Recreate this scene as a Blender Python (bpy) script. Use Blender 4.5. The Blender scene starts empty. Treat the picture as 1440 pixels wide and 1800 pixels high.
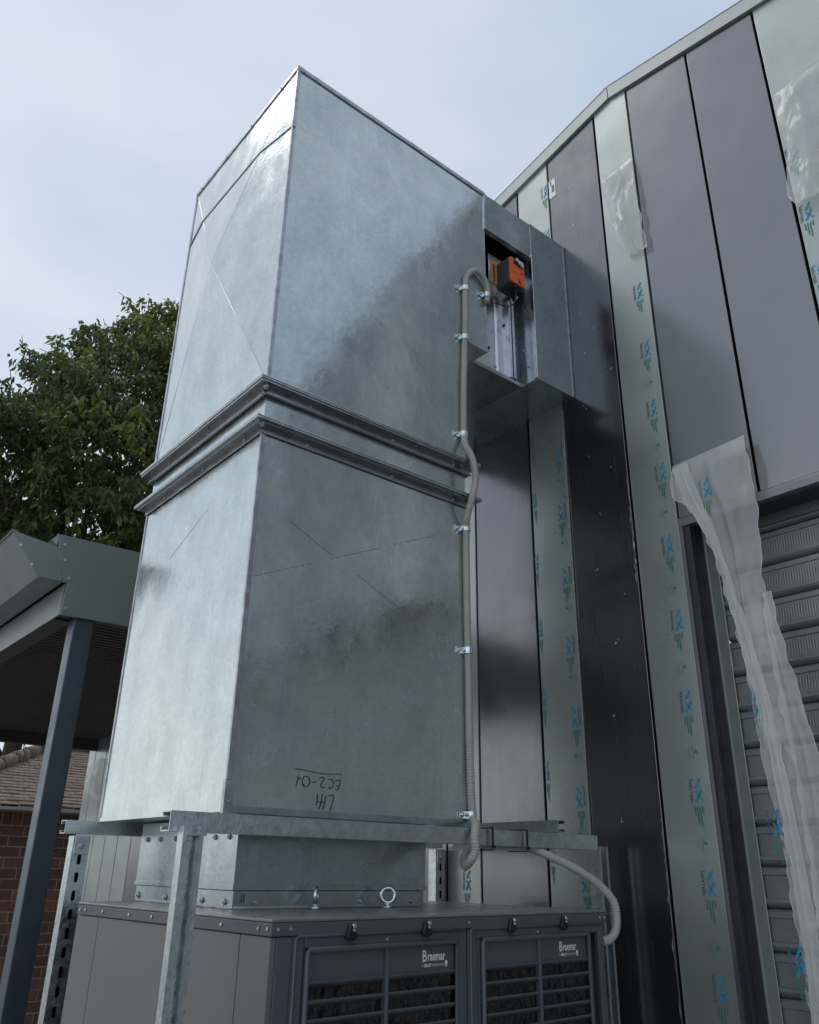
import bpy, math, random
from mathutils import Vector, Matrix, noise
random.seed(4)
sc = bpy.context.scene
COL = sc.collection
PI = math.pi

# ---------------------------------------------------------------- camera
PITCH, YAW, ROLL, FPX = 0.41195548, 0.88724091, -0.01814088, 1442.57
cy, sy, cp, sp = math.cos(YAW), math.sin(YAW), math.cos(PITCH), math.sin(PITCH)
fwd = Vector((cy*cp, sy*cp, sp)); rgt = Vector((sy, -cy, 0)); dwn = fwd.cross(rgt)
c_, s_ = math.cos(ROLL), math.sin(ROLL)
right = c_*rgt + s_*dwn; down = -s_*rgt + c_*dwn
cam_d = bpy.data.cameras.new('camera'); cam = bpy.data.objects.new('camera', cam_d); COL.objects.link(cam)
up = -down; bk = -fwd
cam.matrix_world = Matrix(((right.x, up.x, bk.x, 0), (right.y, up.y, bk.y, 0), (right.z, up.z, bk.z, 1.9), (0, 0, 0, 1)))
cam_d.sensor_fit = 'VERTICAL'; cam_d.sensor_height = 36; cam_d.lens = FPX/1800*36
cam_d.clip_start = 0.05; cam_d.clip_end = 3000
sc.camera = cam

# ---------------------------------------------------------------- sky, sun, exposure
SUN_DIR = Vector((-0.25, 0.38, 0.88)).normalized()
sun_el = math.asin(SUN_DIR.z); sun_az = math.atan2(SUN_DIR.x, SUN_DIR.y)
w = bpy.data.worlds.new('World'); sc.world = w; w.use_nodes = True
nt = w.node_tree; nt.nodes.clear()
def wn(t, **k):
    n = nt.nodes.new(t)
    for a, b in k.items(): setattr(n, a, b)
    return n
out = wn('ShaderNodeOutputWorld'); bg = wn('ShaderNodeBackground'); bg.inputs['Strength'].default_value = 0.10
sky = wn('ShaderNodeTexSky', sky_type='NISHITA', sun_disc=False, sun_elevation=sun_el, sun_rotation=sun_az)
tc = wn('ShaderNodeTexCoord')
mp = wn('ShaderNodeMapping'); mp.inputs['Scale'].default_value = (1, 1, 2.2)
nz = wn('ShaderNodeTexNoise'); nz.inputs['Scale'].default_value = 2.1; nz.inputs['Detail'].default_value = 6; nz.inputs['Roughness'].default_value = .45
nt.links.new(tc.outputs['Generated'], mp.inputs[0]); nt.links.new(mp.outputs[0], nz.inputs['Vector'])
rp = wn('ShaderNodeValToRGB')
e = rp.color_ramp.elements
e[0].position = .38; e[0].color = (.285, .37, .495, 1); e[1].position = .62; e[1].color = (.395, .455, .545, 1)
nt.links.new(nz.outputs['Fac'], rp.inputs[0])
# the sun's glow spread through the cloud
dp = wn('ShaderNodeVectorMath', operation='DOT_PRODUCT'); nrm = wn('ShaderNodeVectorMath', operation='NORMALIZE')
nt.links.new(tc.outputs['Generated'], nrm.inputs[0]); nt.links.new(nrm.outputs[0], dp.inputs[0]); dp.inputs[1].default_value = SUN_DIR
mr = wn('ShaderNodeMapRange'); mr.inputs['From Min'].default_value = -.2; mr.inputs['From Max'].default_value = 1
nt.links.new(dp.outputs['Value'], mr.inputs['Value'])
pw = wn('ShaderNodeMath', operation='POWER'); pw.inputs[1].default_value = 2.2; nt.links.new(mr.outputs[0], pw.inputs[0])
glow = wn('ShaderNodeMix', data_type='RGBA'); glow.inputs[6].default_value = (0, 0, 0, 1); glow.inputs[7].default_value = (.16, .14, .11, 1)
nt.links.new(pw.outputs[0], glow.inputs[0])
add = wn('ShaderNodeMix', data_type='RGBA', blend_type='ADD'); add.inputs[0].default_value = 1
nt.links.new(rp.outputs[0], add.inputs[6]); nt.links.new(glow.outputs[2], add.inputs[7])
sz_ = wn('ShaderNodeSeparateXYZ'); nt.links.new(nrm.outputs[0], sz_.inputs[0])
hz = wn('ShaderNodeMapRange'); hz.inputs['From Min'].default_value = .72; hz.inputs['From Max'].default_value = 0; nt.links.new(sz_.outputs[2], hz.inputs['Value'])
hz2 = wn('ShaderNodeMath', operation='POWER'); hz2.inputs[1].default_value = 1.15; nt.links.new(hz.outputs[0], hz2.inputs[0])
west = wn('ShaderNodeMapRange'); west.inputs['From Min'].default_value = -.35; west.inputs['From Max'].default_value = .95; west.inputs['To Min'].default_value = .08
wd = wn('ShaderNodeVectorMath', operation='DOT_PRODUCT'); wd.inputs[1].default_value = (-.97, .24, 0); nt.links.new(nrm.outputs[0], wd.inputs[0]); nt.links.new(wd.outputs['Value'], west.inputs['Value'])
# cloud away from the hidden sun is duller
dl = wn('ShaderNodeVectorMath', operation='DOT_PRODUCT'); dl.inputs[1].default_value = (-.25, .85, .35); nt.links.new(nrm.outputs[0], dl.inputs[0])
dlr = wn('ShaderNodeMapRange'); dlr.inputs['From Min'].default_value = -.8; dlr.inputs['From Max'].default_value = .55; dlr.inputs['To Min'].default_value = .85; dlr.inputs['To Max'].default_value = 1; nt.links.new(dl.outputs['Value'], dlr.inputs['Value'])
dull = wn('ShaderNodeVectorMath', operation='SCALE'); nt.links.new(rp.outputs[0], dull.inputs[0]); nt.links.new(dlr.outputs[0], dull.inputs['Scale'])
nt.links.new(dull.outputs[0], add.inputs[6])
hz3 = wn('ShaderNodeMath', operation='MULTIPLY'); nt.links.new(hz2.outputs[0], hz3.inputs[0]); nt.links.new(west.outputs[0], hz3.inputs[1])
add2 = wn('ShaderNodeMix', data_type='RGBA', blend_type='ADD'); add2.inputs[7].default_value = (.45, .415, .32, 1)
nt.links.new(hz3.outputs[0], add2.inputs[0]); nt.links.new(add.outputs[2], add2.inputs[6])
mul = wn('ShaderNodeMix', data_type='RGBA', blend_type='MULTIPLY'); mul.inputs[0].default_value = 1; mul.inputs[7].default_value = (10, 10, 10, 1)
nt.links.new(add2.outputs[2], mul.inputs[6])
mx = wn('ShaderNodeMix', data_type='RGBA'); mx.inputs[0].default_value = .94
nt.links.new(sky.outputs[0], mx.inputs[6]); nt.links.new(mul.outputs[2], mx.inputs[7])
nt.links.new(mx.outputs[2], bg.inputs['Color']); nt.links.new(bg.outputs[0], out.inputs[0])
sd = bpy.data.lights.new('sun', 'SUN'); sd.energy = 0.7; sd.angle = math.radians(30); sd.color = (1, .95, .87)
so = bpy.data.objects.new('sun', sd); COL.objects.link(so); so.rotation_euler = SUN_DIR.to_track_quat('Z', 'Y').to_euler(); so.location = (0, 0, 20)
sc.view_settings.view_transform = 'Standard'; sc.view_settings.look = 'None'
sc.view_settings.exposure = .50; sc.cycles.sample_clamp_indirect = 2.5; sc.view_settings.gamma = 1; sc.view_settings.use_curve_mapping = False

# ---------------------------------------------------------------- materials
def mat(name, base, rough=.5, metal=0., spec=.5, coat=0., coat_r=.1, var=.0, vscale=8., vstretch=(1, 1, 1), rvar=0., bump=0., bscale=60.,
        dent=0., dscale=3., streak=0., base2=None, tint=None, scr=0., spangle=0.):
    m = bpy.data.materials.new(name); m.use_nodes = True
    t = m.node_tree; p = t.nodes['Principled BSDF']; L = t.links.new
    p.inputs['Base Color'].default_value = (*base, 1); p.inputs['Roughness'].default_value = rough
    p.inputs['Metallic'].default_value = metal; p.inputs['Specular IOR Level'].default_value = spec
    p.inputs['Coat Weight'].default_value = coat; p.inputs['Coat Roughness'].default_value = coat_r
    geo = t.nodes.new('ShaderNodeNewGeometry')
    def noise_tex(scale, detail=4, stretch=(1, 1, 1), rgh=.55, dist=0):
        mpn = t.nodes.new('ShaderNodeMapping'); mpn.inputs['Scale'].default_value = stretch
        L(geo.outputs['Position'], mpn.inputs[0])
        n = t.nodes.new('ShaderNodeTexNoise'); n.inputs['Scale'].default_value = scale; n.inputs['Detail'].default_value = detail
        n.inputs['Roughness'].default_value = rgh; n.inputs['Distortion'].default_value = dist
        L(mpn.outputs[0], n.inputs['Vector']); return n.outputs['Fac']
    def rng(src, a, b, c, d):
        r = t.nodes.new('ShaderNodeMapRange'); r.inputs['From Min'].default_value = a; r.inputs['From Max'].default_value = b
        r.inputs['To Min'].default_value = c; r.inputs['To Max'].default_value = d; L(src, r.inputs['Value']); return r.outputs[0]
    def mathn(op, a, b):
        n = t.nodes.new('ShaderNodeMath'); n.operation = op
        for i, v in enumerate((a, b)):
            if isinstance(v, (int, float)): n.inputs[i].default_value = v
            else: L(v, n.inputs[i])
        return n.outputs[0]
    rsrc = None
    if var or base2:
        f = rng(noise_tex(vscale, 5, vstretch, .6, .3), .3, .7, 0, 1)
        if streak:
            s = rng(noise_tex(1., 3, (90, 90, 3.0)), .45, .72, 0, 1); f = mathn('ADD', mathn('MULTIPLY', f, 1-streak), mathn('MULTIPLY', s, streak))
        b2 = base2 or tuple(min(1, c*(1+var)) for c in base); b1 = base if base2 else tuple(c*(1-var) for c in base)
        mxn = t.nodes.new('ShaderNodeMix'); mxn.data_type = 'RGBA'; mxn.inputs[6].default_value = (*b1, 1); mxn.inputs[7].default_value = (*b2, 1)
        L(f, mxn.inputs[0]); col = mxn.outputs[2]
        if scr:   # fine pale handling scratches and rubbed patches
            patch = rng(noise_tex(3.2, 3), .5, .68, 0, 1); fine = rng(noise_tex(1., 5, (330, 330, 60), .7), .54, .70, 0, 1)
            k = mathn('MULTIPLY', mathn('MULTIPLY', patch, fine), scr)
            m2 = t.nodes.new('ShaderNodeMix'); m2.data_type = 'RGBA'; m2.inputs[7].default_value = (.78, .83, .84, 1)
            L(col, m2.inputs[6]); L(k, m2.inputs[0]); col = m2.outputs[2]; rsrc = k
        if spangle:   # zinc crystals
            vo = t.nodes.new('ShaderNodeTexVoronoi'); vo.inputs['Scale'].default_value = 95; L(geo.outputs['Position'], vo.inputs['Vector'])
            sp_ = t.nodes.new('ShaderNodeSeparateXYZ'); L(vo.outputs['Color'], sp_.inputs[0])
            sv = rng(sp_.outputs[0], 0, 1, 1-spangle, 1+spangle)
            vm = t.nodes.new('ShaderNodeVectorMath'); vm.operation = 'SCALE'; L(col, vm.inputs[0]); L(sv, vm.inputs['Scale']); col = vm.outputs[0]
        L(col, p.inputs['Base Color'])
    if rvar:
        r_ = rng(noise_tex(vscale*1.7+1, 5, vstretch, .65), .3, .7, rough-rvar, rough+rvar)
        if rsrc: r_ = mathn('ADD', r_, mathn('MULTIPLY', rsrc, .3))
        L(r_, p.inputs['Roughness'])
    if bump or dent:
        h = None
        if bump:
            b = t.nodes.new('ShaderNodeBump'); b.inputs['Strength'].default_value = 1; b.inputs['Distance'].default_value = bump
            L(noise_tex(bscale, 4), b.inputs['Height']); h = b.outputs[0]
        if dent:
            b2_ = t.nodes.new('ShaderNodeBump'); b2_.inputs['Strength'].default_value = 1; b2_.inputs['Distance'].default_value = dent
            L(noise_tex(dscale, 2, (1, 1, 1), .4), b2_.inputs['Height'])
            if h: L(h, b2_.inputs['Normal'])
            h = b2_.outputs[0]
        L(h, p.inputs['Normal'])
    return m

GALV = mat('galvanised_sheet', (.48, .54, .54), .18, .80, base2=(.67, .73, .71), vscale=8, vstretch=(1, 1, .7), rvar=.08, bump=.0004, bscale=48, dent=.012, dscale=2.6, streak=.15, scr=.5, spangle=.05)
GALVD = mat('galvanised_sheet_dull', (.40, .46, .48), .24, .88, base2=(.53, .60, .615), vscale=12, rvar=.07, bump=.0002, bscale=90, dent=.005, dscale=3, streak=.3, scr=.25, spangle=.05)
EDGE = mat('folded_steel_edge', (.42, .43, .46), .38, 1., var=.3, vscale=25, rvar=.1)
LIP = mat('steel_flange', (.42, .44, .455), .28, 1., var=.12, vscale=12, rvar=.08, bump=.0002, bscale=50)
STRUT = mat('hot_dip_strut', (.50, .55, .57), .36, 1., base2=(.70, .755, .77), vscale=40, rvar=.12, bump=.0006, bscale=120)
BRIGHT = mat('bright_zinc', (.72, .80, .84), .22, 1., var=.1, vscale=60, rvar=.08)
ALU = mat('mill_aluminium', (.74, .75, .78), .3, 1., var=.08, vscale=20, rvar=.06)
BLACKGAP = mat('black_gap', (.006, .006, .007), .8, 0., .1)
GREY = mat('gunmetal_cladding', (.215, .222, .232), .19, .9, base2=(.245, .25, .26), vscale=1.6, rvar=.03, dent=.006, dscale=1.3)
DARK = mat('gunmetal_cladding_worn', (.185, .19, .20), .2, .93, base2=(.215, .22, .23), vscale=3, rvar=.04, dent=.005, dscale=1.5, streak=.6)
GREEN = mat('green_film_cladding', (.345, .385, .375), .30, .55, base2=(.395, .43, .42), vscale=2, rvar=.05, dent=.006, dscale=2.5, streak=.3)
TRIM = mat('green_grey_trim', (.33, .365, .355), .42, .35, var=.05, vscale=3, rvar=.05, dent=.003)
JAMB = mat('dark_jamb_flashing', (.21, .215, .225), .4, .7, var=.1, vscale=6, rvar=.08)
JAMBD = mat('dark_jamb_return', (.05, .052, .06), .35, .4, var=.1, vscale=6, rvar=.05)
PALE = mat('pale_flashing_edge', (.42, .45, .45), .35, .6, var=.1)
SLAT = mat('roller_slat_paint', (.23, .24, .25), .42, .55, var=.08, vscale=5, rvar=.06)
AWN = mat('awning_painted_steel', (.21, .24, .235), .42, .35, var=.06, vscale=3, rvar=.06, dent=.004)
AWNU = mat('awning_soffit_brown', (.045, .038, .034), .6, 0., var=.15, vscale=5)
POST = mat('awning_post_paint', (.085, .11, .14), .35, .5, var=.1, vscale=5, rvar=.08)
COOL = mat('cooler_powder_coat', (.10, .115, .128), .46, .15, .5, var=.06, vscale=5, rvar=.07, bump=.00015, bscale=350)
COOLS = mat('cooler_lit_side_coat', (.165, .172, .175), .45, .2, .5, var=.05, vscale=3, rvar=.06, bump=.00012, bscale=300, dent=.004)  # left side's coat, lightened for the brighter light falling on that side
COOLT = mat('cooler_lid_dusty', (.20, .197, .193), .33, .3, .5, base2=(.31, .295, .275), vscale=9, rvar=.12, bump=.0002, bscale=90)
PAD = mat('cellulose_pad', (.006, .006, .006), .9, 0., .2, base2=(.11, .10, .095), vscale=120, vstretch=(1, 1, .5), bump=.01, bscale=110)
PLAST = mat('black_plastic', (.012, .012, .013), .35, 0., .5)
ORANGE = mat('orange_plastic', (.80, .13, .025), .42, 0., .5, var=.12, vscale=30)
LABELO = mat('orange_label', (.68, .30, .08), .6, 0.)
GREYP = mat('actuator_grey_plastic', (.06, .068, .075), .5, 0., .5)
COND = mat('grey_conduit', (.40, .395, .355), .5, 0., .5, var=.06, vscale=20)
COND2 = mat('pale_conduit', (.50, .49, .43), .5, 0., .5, var=.05, vscale=20)
INK = mat('black_marker', (.01, .012, .014), .5, 0., .3)
SCRM = mat('bare_scratch', (.66, .72, .74), .5, .5)
SCRD = mat('stencil_ink', (.26, .30, .31), .4, .8)
WHITEP = mat('white_print', (.78, .80, .80), .6, 0.)
BLUEP = mat('blue_print', (.02, .27, .46), .6, 0.)
NAVYP = mat('slate_print', (.05, .13, .20), .6, 0.)
GREENP = mat('green_print', (.035, .20, .13), .6, 0.)
BRICK = [mat('brick_brown_%s' % a, tuple(q*1.25 for q in b), .85, 0., .3, var=.3, vscale=30, bump=.003, bscale=80) for a, b in
         (('dark', (.095, .050, .038)), ('mid', (.125, .062, .046)), ('red', (.155, .072, .05)))]
MORTAR = mat('mortar', (.34, .29, .25), .9, 0., .2, var=.15, vscale=30, bump=.002)
TILE = mat('concrete_tile', (.155, .115, .088), .85, 0., .3, base2=(.27, .215, .17), vscale=9, rvar=.05, bump=.003, bscale=60)
EAVE = mat('eave_board', (.34, .34, .33), .6, 0., var=.1)
GROUND = mat('concrete_ground', (.29, .28, .265), .9, 0., .3, var=.25, vscale=2, bump=.003, bscale=30)
BARK = mat('bark', (.055, .042, .033), .9, 0., .2, var=.3, vscale=12, bump=.01, bscale=30)

def leaf_mat(name, base, trans):
    m = bpy.data.materials.new(name); m.use_nodes = True; t = m.node_tree; p = t.nodes['Principled BSDF']
    p.inputs['Roughness'].default_value = .42; p.inputs['Specular IOR Level'].default_value = .5
    at = t.nodes.new('ShaderNodeNewGeometry'); h = t.nodes.new('ShaderNodeHueSaturation'); h.inputs['Color'].default_value = (*base, 1)
    r = t.nodes.new('ShaderNodeMapRange'); r.inputs['To Min'].default_value = .55; r.inputs['To Max'].default_value = 1.6
    t.links.new(at.outputs['Random Per Island'], r.inputs['Value']); t.links.new(r.outputs[0], h.inputs['Value'])
    t.links.new(h.outputs[0], p.inputs['Base Color'])
    tr = t.nodes.new('ShaderNodeBsdfTranslucent'); tr.inputs['Color'].default_value = (*trans, 1)
    ms = t.nodes.new('ShaderNodeMixShader'); ms.inputs[0].default_value = .3
    t.links.new(p.outputs[0], ms.inputs[1]); t.links.new(tr.outputs[0], ms.inputs[2]); t.links.new(ms.outputs[0], t.nodes['Material Output'].inputs[0])
    return m
LEAF = leaf_mat('leaf_dark', (.055, .088, .025), (.12, .19, .035)); LEAF2 = leaf_mat('leaf_fresh', (.12, .155, .035), (.22, .28, .05))

def film_mat():
    m = bpy.data.materials.new('torn_plastic_film'); m.use_nodes = True; t = m.node_tree; L = t.links.new
    p = t.nodes['Principled BSDF']; p.inputs['Base Color'].default_value = (.90, .92, .92, 1); p.inputs['Roughness'].default_value = .16
    p.inputs['Specular IOR Level'].default_value = .6
    geo = t.nodes.new('ShaderNodeNewGeometry')
    n = t.nodes.new('ShaderNodeTexNoise'); n.noise_type = 'RIDGED_MULTIFRACTAL'; n.inputs['Scale'].default_value = 9; n.inputs['Detail'].default_value = 4; n.inputs['Distortion'].default_value = .6; n.normalize = True
    mpn = t.nodes.new('ShaderNodeMapping'); mpn.inputs['Scale'].default_value = (1, 1, .4); mpn.inputs['Rotation'].default_value = (.35, 0, 0)
    L(geo.outputs['Position'], mpn.inputs[0]); L(mpn.outputs[0], n.inputs['Vector'])
    b = t.nodes.new('ShaderNodeBump'); b.inputs['Distance'].default_value = .0025; b.inputs['Strength'].default_value = 1
    L(n.outputs['Fac'], b.inputs['Height']); L(b.outputs[0], p.inputs['Normal'])
    trl = t.nodes.new('ShaderNodeBsdfTranslucent'); trl.inputs['Color'].default_value = (.88, .90, .90, 1)
    m1 = t.nodes.new('ShaderNodeMixShader'); m1.inputs[0].default_value = .3; L(p.outputs[0], m1.inputs[1]); L(trl.outputs[0], m1.inputs[2])
    tp = t.nodes.new('ShaderNodeBsdfTransparent')
    r = t.nodes.new('ShaderNodeMapRange'); r.inputs['From Min'].default_value = .15; r.inputs['From Max'].default_value = .75
    r.inputs['To Min'].default_value = .46; r.inputs['To Max'].default_value = .93; L(n.outputs['Fac'], r.inputs['Value'])
    m2 = t.nodes.new('ShaderNodeMixShader'); L(r.outputs[0], m2.inputs[0]); L(tp.outputs[0], m2.inputs[1]); L(m1.outputs[0], m2.inputs[2])
    L(m2.outputs[0], t.nodes['Material Output'].inputs[0]); return m
FILM = film_mat()

# ---------------------------------------------------------------- mesh helpers
class MB:
    def __init__(s): s.v = []; s.f = []; s.mi = []; s.sm = []
    def add(s, vs, fs, mi=0, smooth=False):
        b = len(s.v); s.v += [tuple(p) for p in vs]
        for f in fs: s.f.append(tuple(i+b for i in f)); s.mi.append(mi); s.sm.append(smooth)
        return s
    def box(s, x0, x1, y0, y1, z0, z1, mi=0):
        return s.add([(x0,y0,z0),(x1,y0,z0),(x1,y1,z0),(x0,y1,z0),(x0,y0,z1),(x1,y0,z1),(x1,y1,z1),(x0,y1,z1)],
              [(0,3,2,1),(4,5,6,7),(0,1,5,4),(1,2,6,5),(2,3,7,6),(3,0,4,7)], mi)
    def prism(s, pts, ax, a, b, mi=0, caps=True):
        # pts 2D in the two remaining axes (x,y / x,z / y,z order), swept along axis ax from a to b
        def P(p, t):
            return {0: (t, p[0], p[1]), 1: (p[0], t, p[1]), 2: (p[0], p[1], t)}[ax]
        n = len(pts); vs = [P(p, a) for p in pts]+[P(p, b) for p in pts]
        fs = [(i, (i+1) % n, (i+1) % n+n, i+n) for i in range(n)]
        if caps: fs += [tuple(range(n))[::-1], tuple(range(n, 2*n))]
        return s.add(vs, fs, mi)
    def sheet(s, pts, ax, a, b, th=.0, mi=0):
        # open profile swept along an axis
        def P(p, t): return {0: (t, p[0], p[1]), 1: (p[0], t, p[1]), 2: (p[0], p[1], t)}[ax]
        n = len(pts); return s.add([P(p, a) for p in pts]+[P(p, b) for p in pts], [(i, i+1, i+1+n, i+n) for i in range(n-1)], mi)
    def tube(s, pts, r, seg=8, mi=0, rf=None, caps=True):
        pts = [Vector(p) for p in pts]; n = len(pts); vs = []; up_ = None
        for i, p in enumerate(pts):
            d = (pts[min(i+1, n-1)]-pts[max(i-1, 0)]).normalized()
            if up_ is None: up_ = Vector((0, 0, 1)) if abs(d.z) < .9 else Vector((0, 1, 0))
            a = d.cross(up_).normalized(); b = a.cross(d).normalized(); up_ = b
            rr = rf(i) if rf else r
            for k in range(seg):
                t = 2*PI*k/seg; vs.append(p+a*math.cos(t)*rr+b*math.sin(t)*rr)
        fs = [(i*seg+k, i*seg+(k+1) % seg, (i+1)*seg+(k+1) % seg, (i+1)*seg+k) for i in range(n-1) for k in range(seg)]
        s.add(vs, fs, mi, True)
        if caps:
            b = len(s.v)-n*seg
            for c in (tuple(range(seg))[::-1], tuple(range((n-1)*seg, n*seg))): s.f.append(tuple(i+b for i in c)); s.mi.append(mi); s.sm.append(False)
        return s
    def disc(s, c, axis, r, h, seg=10, mi=0):
        c = Vector(c); a = Vector(axis).normalized(); return s.tube([c, c+a*h], r, seg, mi)
    def mesh(s, name, mats):
        me = bpy.data.meshes.new(name); me.from_pydata(s.v, [], s.f)
        for m in (mats if isinstance(mats, (list, tuple)) else [mats]): me.materials.append(m)
        me.polygons.foreach_set('material_index', s.mi); me.polygons.foreach_set('use_smooth', s.sm)
        me.update(); return me
    def build(s, name, mats, parent=None, bevel=0., recalc=True):
        me = s.mesh(name, mats); o = bpy.data.objects.new(name, me); COL.objects.link(o)
        if recalc:
            import bmesh
            bm = bmesh.new(); bm.from_mesh(me); bmesh.ops.recalc_face_normals(bm, faces=bm.faces); bm.to_mesh(me); bm.free()
        if parent: o.parent = parent
        if bevel:
            md = o.modifiers.new('bevel', 'BEVEL'); md.width = bevel; md.segments = 2; md.limit_method = 'ANGLE'; md.angle_limit = .6
        return o
def tag(o, label=None, cat=None, group=None, kind=None):
    if label: o['label'] = label
    if cat: o['category'] = cat
    if group: o['group'] = group
    if kind: o['kind'] = kind
    return o
def thing(name, label, cat, group=None, loc=(0, 0, 0)):
    o = bpy.data.objects.new(name, None); COL.objects.link(o); o.location = loc; o.empty_display_size = .1
    return tag(o, label, cat, group)
def inst(name, me, parent, loc=(0, 0, 0), rot=(0, 0, 0), scale=None):
    o = bpy.data.objects.new(name, me); COL.objects.link(o); o.parent = parent; o.location = loc; o.rotation_euler = rot
    if scale: o.scale = scale
    return o
def smooth_path(pts, step):
    P = [Vector(p) for p in pts]; P = [P[0]*2-P[1]]+P+[P[-1]*2-P[-2]]; o = []
    for i in range(1, len(P)-2):
        a, b, c, d = P[i-1:i+3]; n = max(2, int((c-b).length/step))
        for k in range(n):
            t = k/n; o.append(.5*((2*b)+(c-a)*t+(2*a-5*b+4*c-d)*t*t+(3*b-a-3*c+d)*t**3))
    o.append(P[-2]); return o
def text_geo(txt, size, bold=0., space=1.):
    cu = bpy.data.curves.new('lettering', 'FONT'); cu.body = txt; cu.size = size; cu.offset = bold; cu.space_character = space; cu.resolution_u = 2
    ob = bpy.data.objects.new('lettering', cu); COL.objects.link(ob)
    dg = bpy.context.evaluated_depsgraph_get(); dg.update(); me = ob.evaluated_get(dg).to_mesh()
    vs = [v.co.copy() for v in me.vertices]; fs = [tuple(p.vertices) for p in me.polygons]
    ob.evaluated_get(dg).to_mesh_clear(); bpy.data.objects.remove(ob); bpy.data.curves.remove(cu)
    return vs, fs

# ---------------------------------------------------------------- the ground
g = MB(); g.add([(-300, -300, 0), (300, -300, 0), (300, 300, 0), (-300, 300, 0)], [(0, 1, 2, 3)])
tag(g.build('ground', GROUND), kind='structure')

# ---------------------------------------------------------------- clad building
XW = 2.187
def top_z(y): return 4.956-.195*abs(y-1.40)
bld = thing('clad_building', 'building clad in vertical grey and green metal panels with a roller door', 'building', loc=(XW, 1.4, 0))
def B(mb, name, m, bevel=0., parent=None):
    o = mb.build(name, m, None, bevel); p = parent or bld; o.parent = p
    o.matrix_parent_inverse = Matrix.Translation(-Vector((XW, 1.4, 0))); return o
seams = [(-3.6, -3.33, 'G'), (-3.33, -3.05, 'E'), (-3.05, -2.87, 'G'), (-2.87, -2.6, 'E'), (-2.6, -2.33, 'E'), (-2.33, -2.15, 'G'), (-2.15, -1.88, 'E'), (-1.88, -1.62, 'E'),
         (-1.62, -1.35, 'E'), (-1.35, -1.08, 'E'), (-1.08, -.90, 'G'), (-.90, -.63, 'E'), (-.63, -.36, 'E'), (-.36, -.09, 'E'), (-.09, .18, 'E'), (.18, .48, 'E'), (.48, .782, 'G'),
         (.782, 1.049, 'E'), (1.049, 1.323, 'E'), (1.323, 1.491, 'G'), (1.491, 1.756, 'D'), (1.756, 1.94, 'G'), (1.94, 2.25, 'D'), (2.25, 2.43, 'G'),
         (2.43, 2.70, 'D'), (2.70, 2.97, 'D'), (2.97, 3.15, 'G'), (3.15, 3.42, 'D'), (3.42, 3.69, 'D'), (3.69, 3.87, 'G'), (3.87, 4.14, 'D'), (4.14, 4.41, 'D'),
         (4.41, 4.59, 'G'), (4.59, 4.86, 'D'), (4.86, 5.13, 'D'), (5.13, 5.40, 'D'), (5.40, 5.62, 'G'), (5.62, 5.84, 'G'), (5.84, 6.06, 'G'), (6.06, 6.28, 'G'), (6.28, 6.42, 'G')]
GAP = .0045
DOOR0, DOOR1, LINT = -1.62, 1.33, 2.944
panels = {}
for (a, b, k) in seams:
    z0 = LINT if (b <= 1.3235 and a >= -1.65) else .06
    a_, b_ = a+GAP, b-GAP
    if abs(b-1.323) < .001: b_ = 1.319
    ta, tb = top_z(a_)-.068, top_z(b_)-.068
    poly = [(a_, z0), (b_, z0), (b_, tb)]
    if a_ < 1.40 < b_: poly.append((1.40, top_z(1.4)-.068))
    poly.append((a_, ta))
    o = B(MB().prism(poly, 0, XW, XW+.03), 'wall_panel', {'G': GREEN, 'E': GREY, 'D': DARK}[k], .0018)
    panels[round(a, 2)] = o
# dark backing wall seen in the seams
def back(y0, y1, z0):
    n = [(y0, z0), (y1, z0), (y1, top_z(y1)-.075)]
    if y0 < 1.4 < y1: n.append((1.4, top_z(1.4)-.075))
    n.append((y0, top_z(y0)-.075)); return n
mb = MB(); mb.prism(back(DOOR1+.02, 6.43, .02), 0, XW+.022, XW+.2); mb.prism(back(-3.61, DOOR0-.02, .02), 0, XW+.022, XW+.2)
mb.prism(back(DOOR0-.02, DOOR1+.02, LINT+.004), 0, XW+.022, XW+.2)
B(mb, 'backing_wall', BLACKGAP)
# capping strip along the gable
for (a, b) in ((-3.66, 1.3985), (1.4015, 6.47)):
    mb = MB(); za, zb = top_z(a), top_z(b)
    mb.prism([(a, za-.066), (b, zb-.066), (b, zb), (a, za)], 0, XW-.012, XW+.10)
    mb.prism([(a, za-.0001), (b, zb-.0001), (b, zb+.002), (a, za+.002)], 0, XW-.014, XW+.12)
    B(mb, 'gable_capping', TRIM, .0015)
mb = MB()
for (a, b) in ((-3.6, 1.4), (1.4, 6.42)): mb.prism([(a, top_z(a)-.08), (b, top_z(b)-.08), (b, top_z(b)-.03), (a, top_z(a)-.03)], 0, XW+.10, XW+6)
B(mb, 'roof', TRIM)
mb = MB(); mb.box(XW+.2, XW+6, 6.38, 6.42, 0, 3.85); mb.box(XW+.2, XW+6, -3.6, -3.56, 0, 3.85); mb.box(XW+5.96, XW+6, -3.56, 6.38, 0, 3.9); B(mb, 'side_wall', GREY)
# small rooftop lump at the ridge
mb = MB(); mb.box(XW+.12, XW+.5, 1.36, 1.44, 4.90, 4.975); B(mb, 'ridge_cap', JAMBD, .01)
# lintel trim and the dark head
mb = MB(); mb.box(XW-.006, XW+.02, DOOR0, 1.319, 2.913, LINT-.003); B(mb, 'lintel_trim', JAMB, .0015)
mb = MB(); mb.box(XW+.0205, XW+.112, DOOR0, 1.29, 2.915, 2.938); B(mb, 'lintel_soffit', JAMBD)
mb = MB(); mb.box(XW+.112, XW+.118, DOOR0, 1.29, 2.885, 2.93); B(mb, 'door_head', JAMB)
mb = MB(); mb.box(XW+.16, XW+.2, DOOR0, 1.29, 2.6, 2.94); B(mb, 'door_drum_cover', BLACKGAP)
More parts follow.
